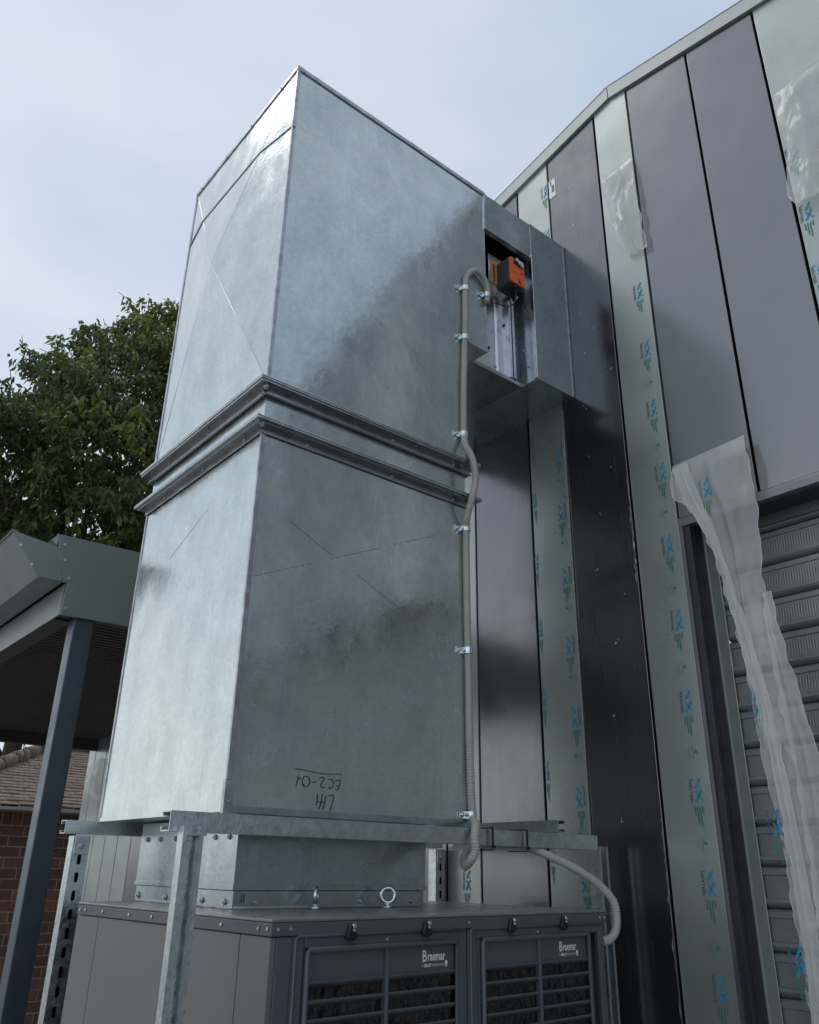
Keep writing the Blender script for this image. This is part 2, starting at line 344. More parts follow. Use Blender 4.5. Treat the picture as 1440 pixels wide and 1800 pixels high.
# jamb: pale edge, stepped flashing, dark return, green guide
mb = MB(); mb.box(XW-.004, XW+.004, 1.3235, 1.3275, .06, 2.945); B(mb, 'jamb_edge', PALE)
mb = MB(); mb.box(XW-.002, XW+.02, 1.3115, 1.3232, .06, 2.938); B(mb, 'jamb_flashing', JAMB, .001)
mb = MB(); mb.box(XW-.008, XW+.02, 1.3092, 1.3112, .06, 2.93); B(mb, 'jamb_edge', JAMB)
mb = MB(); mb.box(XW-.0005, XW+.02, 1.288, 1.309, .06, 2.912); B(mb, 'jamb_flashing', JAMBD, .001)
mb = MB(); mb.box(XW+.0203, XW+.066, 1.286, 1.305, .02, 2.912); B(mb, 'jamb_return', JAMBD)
mb = MB(); mb.box(XW+.0665, XW+.122, 1.280, 1.305, .02, 2.91); mb.box(XW+.1185, XW+.1225, 1.2765, 1.2798, .02, 2.88, 1); B(mb, 'door_guide', [TRIM, PALE], .001)
mb = MB(); mb.box(XW+.02, XW+.16, DOOR0-.02, DOOR0, .02, 2.912); B(mb, 'door_guide', TRIM)
# roller door slats
door = B(MB().box(XW+.145, XW+.148, DOOR0, 1.284, 1.5, 2.9), 'roller_door', BLACKGAP)
prof = [(.017, 0), (.010, -.001), (.004, -.004), (.0, -.008), (.0, -.022), (.0035, -.024), (.004, -.050), (.0035, -.079), (-.001, -.081), (-.0015, -.090), (.002, -.097), (.010, -.1035), (.017, -.104)]
sm = MB(); ys = [DOOR0, .2, 1.281]; N = 260
mb = MB(); n = len(prof)
ys = [DOOR0]+[0.25+i*(1.03/N) for i in range(N+1)]
vs = []
for j, y in enumerate(ys):
    for q, (px_, pz) in enumerate(prof):
        rip = 0
        if 5 <= q <= 7 and j > 0:
            a = math.sin((y*97.)); rip = .0006*(1 if (j % 2) else -1)*max(0, min(1, (1.21-y)*9)) * (1. if q == 6 else .3)
        vs.append((XW+.125+px_+rip, y, pz))
mb.add(vs, [(j*n+q, j*n+q+1, (j+1)*n+q+1, (j+1)*n+q) for j in range(len(ys)-1) for q in range(n-1)], 0, False)
slat_me = mb.mesh('slat', SLAT)
sh = []
for k in range(14):
    z = 2.976-.1048*k
    o = bpy.data.objects.new('slat', slat_me); COL.objects.link(o); o.parent = door; o.matrix_parent_inverse = Matrix.Translation(-Vector((XW, 1.4, 0))) @ Matrix.Translation(Vector((XW, 1.4, 0))); o.location = (0, 0, z)
mb = MB(); zb = 2.976-.1048*14
mb.box(XW+.118, XW+.15, DOOR0, 1.281, zb-.10, zb-.002)
for q in range(5): mb.box(XW+.114, XW+.1175, DOOR0, 1.281, zb-.092+q*.018, zb-.083+q*.018)
o = mb.build('bottom_rail', ALU); o.parent = door

# protective-film print: mark, maker's name, green lines, triangle
K = .000285
def capsule(mb, a, b, wd, mi):
    a = Vector(a); b = Vector(b); d = (b-a).normalized(); nrm_ = Vector((-d.y, d.x)); pts = []
    for c, s in ((b, 1), (a, -1)):
        for t in range(5):
            th = -PI/2+PI*t/4; pts.append(c+(d*math.cos(th)*s + nrm_*math.sin(th)*s)*wd/2)
    mb.add([(0, -p.x*K, -p.y*K) for p in pts], [tuple(range(len(pts)))], mi)
def print_mesh(name, which):
    mb = MB()
    def side_text(txt, u, v, size, mi, bold=0., sp=1., fit=None):
        vs_, fs_ = text_geo(txt, size, bold, sp); L_ = max(p.x for p in vs_)-min(p.x for p in vs_)
        k = (fit/L_) if fit else 1
        mb.add([(0, -(u+p.y)*K, -(v+p.x*k)*K) for p in vs_], fs_, mi)
    if which == 'logo':
        capsule(mb, (112, 14), (66, 84), 24, 0); capsule(mb, (58, 122), (120, 214), 15, 0); capsule(mb, (118, 120), (54, 220), 25, 0)
        for (u, v) in ((34, 10), (112, 84), (128, 216)): mb.add([(0, -(u+a)*K, -(v+b)*K) for a, b in ((-8, -8), (8, -8), (8, 8), (-8, 8))], [(0, 1, 2, 3)], 0)
        side_text('NEXTEEL', -4, 8, 40, 1, 1.0, 1.1, 222)
        for i, (t_, ln) in enumerate((('next', 66), ('generation', 200), ('conductor', 170), ('steel', 84))): side_text(t_, 108-i*28, 262, 29, 2, 1.2, 1, ln)
    else:
        mb.add([(0, -u*K, -v*K) for u, v in ((96, 30), (120, 68), (72, 68))][::1], [(0, 1, 2)], 0)
        mb.add([(0, -u*K, -v*K) for u, v in ((62, 0), (66, 0), (66, 130), (62, 130))], [(0, 1, 2, 3)], 0)
        for i in range(2): side_text('next generation', 30+i*-22, 10+i*14, 13, 0, 0, 1, 110-30*i)
    return mb.mesh(name, [BLUEP, NAVYP, GREENP] if which == 'logo' else [GREENP])
LOGO = print_mesh('film_print', 'logo'); TRI = print_mesh('film_print_triangle', 'tri')
def put_print(me, panel, y, z, flip=False):
    o = bpy.data.objects.new('film_print', me); COL.objects.link(o); o.parent = panel
    jt = random.Random(int(z*977+y*31)); o.location = (XW-.0012, y+jt.uniform(-.003, .003), z+jt.uniform(-.006, .006)); o.rotation_euler = (jt.uniform(-.03, .03), 0, 0)
    if flip: o.scale = (1, -1, 1)
    return o
for p_ in panels.values(): p_.matrix_parent_inverse = Matrix.Translation(-Vector((XW, 1.4, 0)))
PG = panels[1.32]
z = 1.38
while z < 4.1:
    if not (3.95 < z): put_print(LOGO, PG, 1.390, z+.033)
    if z < 3.7: put_print(TRI, PG, 1.390, z-.13)
    z += .249
PG2 = panels[1.76]; z = 1.44
while z < 3.5:
    put_print(LOGO, PG2, 1.808, z-.035, False) if False else put_print(LOGO, PG2, 1.772, z-.03, True); put_print(TRI, PG2, 1.775, z-.16, True)
    put_print(LOGO, PG2, 1.934, z+.06).scale = (1, .5, 1); z += .249
put_print(LOGO, PG2, 1.80, 4.70, False); put_print(LOGO, PG2, 1.80, 4.45, False)
PG3 = panels[.48]; z = 3.6
while z < 4.3: put_print(LOGO, PG3, .772, z); z += .24
PG4 = panels[2.25]; put_print(LOGO, PG4, 2.345, 1.90); put_print(LOGO, PG4, 2.345, 2.15)
# shipping label and pale nicks on the speckled panel
PD = panels[1.49]
mb = MB(); mb.add([(XW-.0015, 1.752, 4.60), (XW-.0015, 1.716, 4.60), (XW-.0015, 1.716, 4.70), (XW-.0015, 1.752, 4.70)], [(0, 1, 2, 3)], 0)
for i in range(9):
    zz = 4.628+i*.0045; mb.add([(XW-.0022, 1.737, zz), (XW-.0022, 1.722, zz), (XW-.0022, 1.722, zz+(.002 if i % 3 else .003)), (XW-.0022, 1.737, zz+.0025)], [(0, 1, 2, 3)], 1)
mb.box(XW-.0022, XW-.0018, 1.738, 1.7425, 4.67, 4.695, 1)
B(mb, 'shipping_label', [WHITEP, INK], parent=PD).matrix_parent_inverse = Matrix.Identity(4)
mb = MB(); rr = random.Random(3)
spots = [(1.64, 4.665), (1.644, 4.571), (1.547, 4.656), (1.639, 4.365), (1.67, 4.37), (1.64, 4.134), (1.64, 3.923), (1.636, 3.742), (1.58, 3.816), (1.66, 3.5), (1.64, 3.3), (1.62, 3.05), (1.55, 3.22), (1.65, 2.86), (1.60, 2.6), (1.63, 2.35), (1.54, 4.2), (1.53, 3.6), (1.545, 2.75), (1.64, 2.05)]
for (y, z) in spots:
    for q in range(rr.choice((1, 2, 3))):
        y_ = y+rr.uniform(-.013, .013); z_ = z+rr.uniform(-.012, .012); a = rr.uniform(-.6, .6); l = rr.uniform(.003, .010); w_ = rr.uniform(.0006, .0014)
        mb.add([(XW-.0012, y_-w_, z_), (XW-.0012, y_+w_, z_+.002), (XW-.0012, y_+a*l+w_*.6, z_+l), (XW-.0012, y_+a*l-w_, z_+l*.8)], [(0, 1, 2, 3)])
tag(B(mb, 'paint_nicks', WHITEP, parent=PD), kind='stuff').matrix_parent_inverse = Matrix.Identity(4)

mb = MB(); rr = random.Random(30)
for k in range(34):
    y_ = rr.uniform(1.51, 1.74); z_ = rr.uniform(1.5, 3.4); l = rr.uniform(.03, .22); w_ = rr.uniform(.00015, .0004)
    mb.add([(XW-.0011, y_-w_, z_), (XW-.0011, y_+w_, z_), (XW-.0011, y_+w_+rr.uniform(-.003, .003), z_+l), (XW-.0011, y_-w_, z_+l)], [(0, 1, 2, 3)])
tag(B(mb, 'rub_lines', mat('rub_line', (.15, .155, .16), .4, .6), parent=PD), kind='stuff').matrix_parent_inverse = Matrix.Identity(4)

# ---------------------------------------------------------------- torn protective film pieces
def film(name, L_, R_, x0, label, amp=.012, rows=90, cols=40, seed=0, freq=3., group=None, edge=True):
    L2 = smooth_path([(0, *p) for p in L_], .001); R2 = smooth_path([(0, *p) for p in R_], .001)
    mb = MB(); vs = []
    for i in range(rows+1):
        a = L2[int(i/rows*(len(L2)-1))]; b = R2[int(i/rows*(len(R2)-1))]
        for j in range(cols+1):
            t = j/cols; jag = 0
            y = a.y*(1-t)+b.y*t; z = a.z*(1-t)+b.z*t
            if j == 0: y += noise.noise(Vector((seed, z*24, 0)))*.010+noise.noise(Vector((seed, z*110, 0)))*.002
            if j == cols: y += noise.noise(Vector((seed+5, z*20, 0)))*.007+noise.noise(Vector((seed, z*90, 3)))*.0015
            wq = Vector((seed*3.1, y*13+.5*noise.noise(Vector((y*9, z*7, seed))), (z*5.5+y*4)+.6*noise.noise(Vector((z*6, y*8, seed+4)))))
            d = 1.1*noise.voronoi(wq)[0][0] + .45*noise.voronoi(wq*2.3+Vector((5, 1, 2)))[0][0] + .7*noise.noise(Vector((seed, y*9, z*3))) - .9
            fold = .5*math.exp(-((t-.42-.15*math.sin(z*2+seed))/.06)**2)
            k_edge = min(1., i/8.)
            vs.append((x0-amp*(.6+d+fold)*k_edge-.004, y, z))
    c = cols+1
    mb.add(vs, [(i*c+j, i*c+j+1, (i+1)*c+j+1, (i+1)*c+j) for i in range(rows) for j in range(cols)], 0, True)
    if edge:
        for j in (0, cols): mb.tube([vs[i*c+j] for i in range(rows+1)], .0009, 5, 1)
        mb.tube([vs[j] for j in range(cols+1)], .0009, 5, 1)
    o = mb.build(name, [FILM, WFILM], None, recalc=False); tag(o, label, 'plastic film', group); return o
WFILM = mat('film_rolled_edge', (.62, .64, .64), .35, 0., .5)
filmL = [(1.297, 3.107), (1.304, 3.009), (1.247, 2.94), (1.210, 2.858), (1.186, 2.782), (1.173, 2.724), (1.162, 2.618), (1.154, 2.5), (1.144, 2.371), (1.136, 2.249), (1.128, 2.105), (1.116, 1.968), (1.113, 1.802), (1.111, 1.647), (1.11, 1.40)]
filmR = [(1.048, 3.118), (1.040, 3.019), (1.042, 2.927), (1.049, 2.83), (1.051, 2.743), (1.056, 2.66), (1.054, 2.577), (1.051, 2.496), (1.053, 2.373), (1.046, 2.269), (1.042, 2.141), (1.043, 2.02), (1.043, 1.879), (1.046, 1.723), (1.048, 1.42)]
f_ = film('hanging_film', filmL, filmR, 2.150, 'long strip of clear plastic film hanging over the roller door', .020, 230, 44, 1)
fold = [(1.24, 3.10), (1.215, 3.0), (1.19, 2.9), (1.165, 2.78), (1.14, 2.65), (1.115, 2.53), (1.10, 2.42), (1.085, 2.3), (1.07, 2.1), (1.062, 1.9), (1.06, 1.42)]
foldb = [(1.29, 3.09), (1.262, 2.97), (1.222, 2.88), (1.19, 2.78), (1.168, 2.65), (1.148, 2.53), (1.135, 2.42), (1.12, 2.3), (1.105, 2.1), (1.10, 1.9), (1.10, 1.42)]
o = film('folded_layer', foldb, fold, 2.138, None, .010, 110, 14, 9); o.parent = f_; del o['category']
outer = [(1.035, 2.62), (1.026, 2.548), (1.011, 2.422), (.997, 2.288), (.983, 2.189), (.978, 2.081), (.968, 1.954), (.968, 1.787), (.965, 1.42)]
inner = [(1.055, 2.62), (1.056, 2.548), (1.056, 2.422), (1.056, 2.288), (1.05, 2.189), (1.05, 2.081), (1.05, 1.954), (1.05, 1.787), (1.05, 1.42)]
o = film('folded_layer', inner, outer, 2.132, None, .012, 100, 12, 17); o.parent = f_; del o['category']
o = put_print(LOGO, f_, 1.225, 2.99); o.location = (2.128, 1.205, 3.02)
for z in (2.36, 2.06, 1.75): o = put_print(LOGO, f_, 0, 0); o.location = (2.131, 1.150-.015*(2.36-z), z)
film('crumpled_film', [(1.459, 4.483), (1.452, 4.38), (1.443, 4.28), (1.425, 4.16), (1.405, 4.09), (1.385, 4.035)], [(1.326, 4.50), (1.318, 4.40), (1.315, 4.28), (1.308, 4.16), (1.306, 4.09), (1.300, 4.025)], 2.180,
     'crumpled piece of plastic film half peeled off the middle green panel', .022, 110, 40, 31, 5)
film('crumpled_film', [(.763, 4.318), (.762, 4.22), (.750, 4.11), (.765, 3.98), (.780, 3.88), (.762, 3.82)], [(.50, 4.34), (.50, 4.22), (.50, 4.11), (.50, 3.98), (.50, 3.88), (.50, 3.80)], 2.178,
     'large wrinkled sheet of plastic film peeling off the panel at the top right', .028, 110, 56, 47, 5)
film('crumpled_film', [(6.33, 2.40), (6.35, 2.46), (6.30, 2.50), (6.25, 2.56), (6.22, 2.60)][::-1], [(6.10, 2.34), (6.09, 2.42), (6.07, 2.48), (6.06, 2.54), (6.07, 2.60)][::-1], 2.178,
     'small crumpled piece of film on the wall far behind the duct', .03, 30, 16, 77, 5)
# thin torn film edges left in the seams
rr = random.Random(12)
for (y, za, zb, lab) in ((1.493, 1.55, 2.05, 'lower right'), (1.494, 2.75, 3.15, 'middle'), (1.760, 3.05, 3.45, None)):
    mb = MB(); pts = []; n = 26
    for i in range(n+1):
        z = za+(zb-za)*i/n; wv = rr.uniform(.001, .009)
        pts.append(((XW-.004-rr.uniform(0, .004), y+.002, z), (XW-.006-rr.uniform(0, .008), y-wv+.004, z)))
    mb.add([q for p in pts for q in p], [(2*i, 2*i+1, 2*i+3, 2*i+2) for i in range(n)], 0, True)
    o = mb.build('torn_film_edge', FILM, None, recalc=False)
    tag(o, {'lower right': 'shred of torn film in the seam low beside the main green panel', 'middle': 'shred of torn film in the seam halfway up the black panel',
            None: 'shred of torn film below the duct collar on the green strip'}[lab], 'plastic film')

# ---------------------------------------------------------------- sheet metal duct
DX0, DX1, DY0, DY1 = .885, 1.613, 1.70, 2.425
duct = thing('air_duct', 'tall galvanised sheet metal air duct rising from the cooler and turning into the wall', 'duct', loc=(0, 0, 0))
def face_fan(mb, a, b, c, d, out_, bulge, mi=0):
    ctr = (Vector(a)+Vector(b)+Vector(c)+Vector(d))/4+Vector(out_)*bulge
    mb.add([a, b, c, d, ctr], [(0, 1, 4), (1, 2, 4), (2, 3, 4), (3, 0, 4)], mi)
def duct_box(name, x0, x1, y0, y1, z0, z1, m, bl, br):
    mb = MB()
    face_fan(mb, (x0, y1, z0), (x0, y0, z0), (x0, y0, z1), (x0, y1, z1), (-1, 0, 0), bl)
    face_fan(mb, (x0, y0, z0), (x1, y0, z0), (x1, y0, z1), (x0, y0, z1), (0, -1, 0), br)
    face_fan(mb, (x1, y0, z0), (x1, y1, z0), (x1, y1, z1), (x1, y0, z1), (1, 0, 0), .003)
    face_fan(mb, (x1, y1, z0), (x0, y1, z0), (x0, y1, z1), (x1, y1, z1), (0, 1, 0), .003)
    mb.add([(x0, y0, z0), (x1, y0, z0), (x1, y1, z0), (x0, y1, z0), (x0, y0, z1), (x1, y0, z1), (x1, y1, z1), (x0, y1, z1)], [(0, 3, 2, 1), (4, 5, 6, 7)])
    return mb.build(name, m, duct)
duct_box('lower_section', DX0, DX1, DY0, DY1, 2.010, 2.962, GALV, .004, .0)
duct_box('collar_section', DX0+.003, DX1-.003, DY0+.003, DY1-.003, 2.968, 3.078, GALV, .0, .0)
# upper section with its short elbow stub, cross-broken faces
mb = MB(); ZT = 4.298; BU = .056
face_fan(mb, (DX0, DY1, 3.094), (DX0, DY0, 3.094), (DX0, DY0, ZT), (DX0, DY1, ZT), (-1, 0, 0), BU)
SX = 1.7245; ZS = 3.567
mb.add([(DX0, DY0, 3.094), (DX1, DY0, 3.094), (DX1, DY0, ZS), (SX, DY0, ZS), (SX, DY0, ZT), (DX0, DY0, ZT)], [(0, 1, 2, 5), (2, 3, 4, 5)])
mb.add([(DX0, DY1, 3.094), (DX1, DY1, 3.094), (DX1, DY1, ZS), (SX, DY1, ZS), (SX, DY1, ZT), (DX0, DY1, ZT)], [(5, 2, 1, 0), (5, 4, 3, 2)])
mb.add([(DX1, DY0, 3.094), (DX1, DY1, 3.094), (DX1, DY1, ZS), (DX1, DY0, ZS), (SX, DY0, ZS), (SX, DY1, ZS), (SX, DY0, ZT), (SX, DY1, ZT), (DX0, DY0, ZT), (DX0, DY1, ZT)],
       [(0, 1, 2, 3), (3, 2, 5, 4), (4, 5, 7, 6), (8, 6, 7, 9)])
mb.build('upper_section', GALV, duct)
# corner seams, top cleats, joint strip
mb = MB(); mb.box(DX0-.0035, DX0+.009, DY0-.004, DY0+.004, 2.075, 2.955); mb.build('corner_seam', EDGE, duct, .001)
mb = MB(); mb.box(DX0-.0035, DX0+.008, DY0-.004, DY0+.004, 3.10, ZT-.012); mb.build('corner_seam', EDGE, duct, .001)
mb = MB(); mb.box(DX0-.004, DX0+.003, DY1-.008, DY1+.004, 3.10, ZT-.01); mb.build('corner_seam', EDGE, duct, .001)
mb = MB(); mb.box(DX0-.003, DX0+.003, DY1-.006, DY1+.004, 2.02, 2.955); mb.build('corner_seam', EDGE, duct, .001)
mb = MB(); mb.box(DX0-.006, DX0+.015, DY0-.006, DY0+.006, 2.004, 2.074); mb.disc((DX0+.006, DY0-.0062, 2.03), (0, -1, 0), .004, .003, 8); mb.build('corner_bracket', EDGE, duct, .001)
mb = MB(); mb.box(DX0-.005, SX-.001, DY0-.005, DY0+.02, ZT-.014, ZT+.003); mb.build('top_cleat', EDGE, duct, .001)
mb = MB(); mb.box(DX0-.0052, DX0+.02, DY0-.0045, DY1+.005, ZT-.013, ZT+.0035); mb.build('top_cleat', EDGE, duct, .001)
yc = (DY0+DY1)/2; fz = (ZT-4.038)/((ZT-3.094)/2)*BU
ya, yb_ = DY0+(yc-DY0)*fz/BU, DY1-(DY1-yc)*fz/BU
mb = MB()
for (p, q) in (((DX0, DY0-.002), (DX0-fz, ya)), ((DX0-fz, ya), (DX0-fz, yb_)), ((DX0-fz, yb_), (DX0, DY1+.003))): mb.prism([(p[0]-.003, p[1]), (q[0]-.003, q[1]), (q[0]+.004, q[1]), (p[0]+.004, p[1])], 2, 4.0345, 4.0415)
mb.build('joint_strip', EDGE, duct)
mb = MB(); mb.box(DX0-.006, DX0+.008, DY0-.007, DY0-.0042, 4.028, 4.05); mb.build('joint_strip', EDGE, duct, .001)
mb = MB(); mb.box(SX-.006, SX+.004, DY0-.004, DY0+.002, 4.118, ZT-.002); mb.build('joint_strip', BRIGHT, duct, .001)
mb = MB(); mb.box(DX0, DX1, DY0-.003, DY0, 2.008, 2.024); mb.build('bottom_fold', GALVD, duct, .001)
# horizontal run: cover band, damper, collar at the wall
mb = MB(); mb.prism([(SX+.0005, 4.128), (1.979, 4.128), (1.979, ZT), (SX+.0005, ZT)], 1, DY0, DY0+.003)
mb.prism([(SX+.0005, 4.128), (1.979, 4.128), (1.979, 4.131), (SX+.0005, 4.131)], 1, DY0+.0032, DY0+.02); mb.box(SX+.0005, 1.979, DY0+.021, DY1, ZT-.003, ZT); mb.build('cover_band', GALVD, duct)
CX0, CX1 = 1.980, 2.1868
mb = MB(); mb.box(CX0, CX1, DY0-.002, DY1, 3.568, ZT+.004); mb.build('wall_collar', GALVD, duct, .0015)
mb = MB(); mb.box(CX0-.003, CX0+.002, DY0-.0055, DY0+.012, 3.572, 4.14); mb.build('collar_edge', BRIGHT, duct, .001)
mb = MB(); mb.box(CX1-.006, CX1-.001, DY0-.0055, DY0-.0022, 3.57, 4.295); mb.build('collar_edge', EDGE, duct)
DM = DY0+.108
mb = MB(); mb.box(SX+.002, CX0-.004, DM+.002, DY1-.03, 3.585, 3.99); mb.build('damper_body', GALVD, duct)
mb = MB(); mb.box(SX-.001, CX0-.001, DM+.22, DM+.23, 3.991, 4.294); mb.box(SX-.0005, SX+.001, DY0+.004, DM+.22, 3.991, 4.294); mb.box(SX+.002, CX0-.002, DY0+.021, DM+.21, 4.288, 4.294); mb.build('recess_shade', BLACKGAP, duct)  # black sheets added to stand for the shade deep in the recess
mb = MB(); mb.box(SX+.002, CX0-.002, DM-.03, DY1-.02, 3.5685, 3.583); mb.build('damper_tray', LIP, duct)
mb = MB(); mb.box(SX+.006, CX0-.055, DM-.012, DM, 3.586, 3.97)
mb.prism([(1.86, DM-.013), (1.87, DM-.018), (1.885, DM-.018), (1.89, DM-.013)], 2, 3.59, 3.955)
mb.build('damper_side_plate', ALU, duct, .001)
mb = MB(); mb.box(1.925, 1.936, DM-.03, DM-.001, 3.59, 3.94); mb.box(1.939, 1.950, DM-.034, DM-.001, 3.59, 3.94); mb.build('damper_rail', ALU, duct, .001)
mb = MB(); mb.box(1.80, 1.96, DM-.05, DM-.047, 3.955, 4.09); mb.box(1.80, 1.96, DM-.047, DM-.001, 3.952, 3.955); mb.build('actuator_bracket', ALU, duct, .001)
mb = MB(); mb.box(1.797, 1.7985, DM-.10, DM-.03, 3.93, 4.06, 0); lab_ = mb
vs_, fs_ = text_geo('WARNING', .021, .0005)
mb = MB(); mb.box(1.812, 1.880, DM-.0520, DM-.0505, 3.962, 4.065)
mb.add([(1.834-p.y, DM-.0526, 3.966+p.x*.80) for p in vs_], fs_, 1)
for i in range(4): mb.box(1.842+i*.008, 1.845+i*.008, DM-.0526, DM-.0522, 3.97, 4.055, 1)
mb.build('warning_label', [LABELO, INK], duct)
for (x, z) in ((1.885, 3.80), (1.945, 3.95), (1.80, 3.66)):
    mb = MB(); mb.box(x-.012, x+.012, DM-.036, DM-.033, z-.012, z+.012); mb.disc((x+.003, DM-.036, z), (0, -1, 0), .005, .005, 8, 1); mb.build('clip', [BRIGHT, PLAST], duct, .001)
# screws
scr = MB(); scr.disc((0, 0, 0), (0, -1, 0), .0048, .0025, 8); scr.disc((0, -.002, 0), (0, -1, 0), .0028, .003, 6); SCREW = scr.mesh('screw', STRUT)
def screw(x, y, z, rz=0, par=None, s=1): return inst('screw', SCREW, par or duct, (x, y, z), (0, 0, rz), (s, s, s))
for (x, z) in ((.905, 4.288), (1.19, 4.291), (1.40, 4.291), (1.60, 4.291)): screw(x, DY0-.0055, z, s=.7)
for (y, z) in ((1.80, 4.291), (2.0, 4.291), (2.18, 4.291), (2.38, 4.291)): screw(DX0-.0056, y, z, -PI/2, s=.7)
for (x, z) in ((1.722, 4.29), (1.722, 4.125), (1.978, 4.292), (1.9785, 4.13)): screw(x, DY0-.0045, z, s=1.0)
for (x, z) in ((1.735, 3.60), (1.83, 3.60), (1.86, 3.615), (1.86, 3.595), (1.91, 3.60), (1.885, 3.66)): screw(x, DM-.0125, z, s=1.0)
for (x, y) in ((1.975, DY0+.04), ): screw(CX0-.0005, y, 3.64, -PI/2, s=.9)
screw(CX0-.0005, DY0+.06, 3.72, -PI/2, s=.9)
# flanges
def flange(z, o_, legs):
    for (a, b, ax, c) in ((DX0-o_, DX1+o_, 0, DY0), (DX0-o_, DX1+o_, 0, DY1), (DY0, DY1, 1, DX0), (DY0, DY1, 1, DX1)):
        s = -1 if c in (DY0, DX0) else 1
        mb = MB()
        for (u0, u1, z0, z1) in legs:
            c0, c1 = sorted((c+s*u0, c+s*u1))
            mi = 1 if z1 > -.003 else 0
            if ax == 0: mb.box(a+(o_-u1), b-(o_-u1), c0, c1, z+z0, z+z1, mi)
            else: mb.box(c0, c1, a, b, z+z0, z+z1, mi)
        if ax == 1: pass
        mb.build('flange_rail', [LIP, STRUT], duct, .0008)
flange(3.086, .034, [(.0, .034, .0, .0035), (.0, .0335, -.0055, -.0015), (.027, .0295, .0035, .006), (.006, .0085, -.034, -.006), (.0, .030, -.012, -.0058), (.004, .013, -.0365, -.0342)])
flange(2.965, .036, [(.0, .036, .0, .0035), (.0, .0355, -.0055, -.0015), (.004, .0065, -.030, -.006), (.0, .026, -.011, -.0058), (.002, .016, .0038, .0065)])
for (x, y, z) in ((DX0-.008, DY0-.016, 3.062), (DX0-.008, DY0-.016, 2.95)):
    mb = MB(); mb.box(x-.02, x+.02, y-.012, y+.014, z+.0145, z+.018); mb.disc((x, y, z-.006), (0, 0, 1), .0065, .03, 8); mb.disc((x, y, z), (0, 0, 1), .010, .008, 6); mb.build('corner_bolt', LIP, duct)
for x in (1.02, 1.31, 1.55): screw(x, DY0-.009, 3.064, s=.8); screw(x, DY0-.007, 2.945, s=.8)
for y in (1.78, 2.02, 2.28): screw(DX0-.009, y, 3.064, -PI/2, s=.8); screw(DX0-.007, y, 2.945, -PI/2, s=.8)
CREASE = mat('folded_crease', (.60, .64, .64), .3, .8)
def crease(pts, wd=.0022):
    mb = MB(); mb.tube(pts, wd, 5); mb.build('crease', CREASE, duct)
zc_ = (3.094+ZT)/2
for (y_, z_) in ((DY0, ZT), (DY1, 3.094), (DY0, 3.094), (DY1, ZT)):
    crease([(DX0-.0005, y_, z_), (DX0-BU+.0004, yc, zc_)], .0007)
crease([(DX0-.0022, 2.19, 2.72), (DX0-.0022, 1.97, 2.81)], .0004)
# handling scratches, stencil dashes and marker writing on the lower section
def ribbon(mb, pts, wd, off, mi=0):
    P = [Vector((p[0], 0, p[1])) for p in pts]
    P = smooth_path([(p.x, 0, p.z) for p in P], .004) if len(P) > 2 else P
    vs = []
    for i, p in enumerate(P):
        d = (P[min(i+1, len(P)-1)]-P[max(i-1, 0)]).normalized(); nn = Vector((-d.z, 0, d.x))*wd*(.5)
        vs += [(p.x+nn.x, DY0-off, p.z+nn.z), (p.x-nn.x, DY0-off, p.z-nn.z)]
    mb.add(vs, [(2*i, 2*i+1, 2*i+3, 2*i+2) for i in range(len(P)-1)], mi)
mb = MB()
for k, s in enumerate([[(1.27, 2.781), (1.262, 2.74), (1.245, 2.693), (1.222, 2.656)], [(1.197, 2.624), (1.163, 2.585), (1.117, 2.542), (1.066, 2.512), (1.029, 2.495)],
          [(1.442, 2.38), (1.399, 2.34), (1.365, 2.316)], [(1.279, 2.26), (1.26, 2.239), (1.236, 2.222)], [(1.012, 2.163), (.991, 2.132), (.976, 2.112)]]): ribbon(mb, s, .0009 if k else .0011, .0009)
for s in ([(1.015, 2.629), (1.015, 2.503), (1.013, 2.316), (1.012, 2.163)], [(1.322, 2.707), (1.322, 2.496), (1.323, 2.348)], [(1.2, 2.608), (1.196, 2.472), (1.188, 2.356)], [(1.496, 2.808), (1.499, 2.477), (1.5, 2.226)]): ribbon(mb, s, .0004, .0009)
rr = random.Random(44)
for (cx_, cz, sx_, sz, n_) in ((1.50, 2.44, .055, .045, 90), (1.53, 2.50, .05, .03, 50), (1.40, 2.315, .035, .012, 45), (1.53, 2.29, .05, .014, 50), (1.49, 2.60, .07, .02, 40), (1.25, 2.2, .25, .10, 60), (1.2, 2.45, .25, .06, 70), (.95, 2.12, .04, .03, 20)):
    for k in range(n_):
        x = rr.gauss(cx_, sx_*.5); z = rr.gauss(cz, sz*.5); a = rr.choice((PI/2, PI/2, .4, -.5, 2.4))+rr.uniform(-.3, .3); l = rr.uniform(.004, .018)
        if x < 1.6 and z > 2.03: ribbon(mb, [(x, z), (x+math.cos(a)*l, z+math.sin(a)*l)], rr.uniform(.0003, .0008), .0009)
tag(mb.build('scratches', SCRM, duct, recalc=False), kind='stuff')
mb = MB()
def dashes(a, b, n=46):
    a = Vector(a); b = Vector(b); rr = random.Random(int(a.x*1000))
    for i in range(n):
        t = i/n
        if rr.random() < .25: continue
        p = a.lerp(b, t); q = a.lerp(b, t+.5/n); ribbon(mb, [(p.x, p.y), (q.x, q.y)], .0022, .0009)
dashes((.902, 2.548), (1.063, 2.621)); dashes((1.118, 2.646), (1.276, 2.717)); dashes((1.327, 2.741), (1.485, 2.811))
ribbon(mb, [(.988, 2.718), (1.126, 2.657)], .0009, .0009); ribbon(mb, [(1.206, 2.625), (1.342, 2.564)], .0009, .0009)
tag(mb.build('stencilled_dashes', SCRD, duct, recalc=False), kind='stuff')
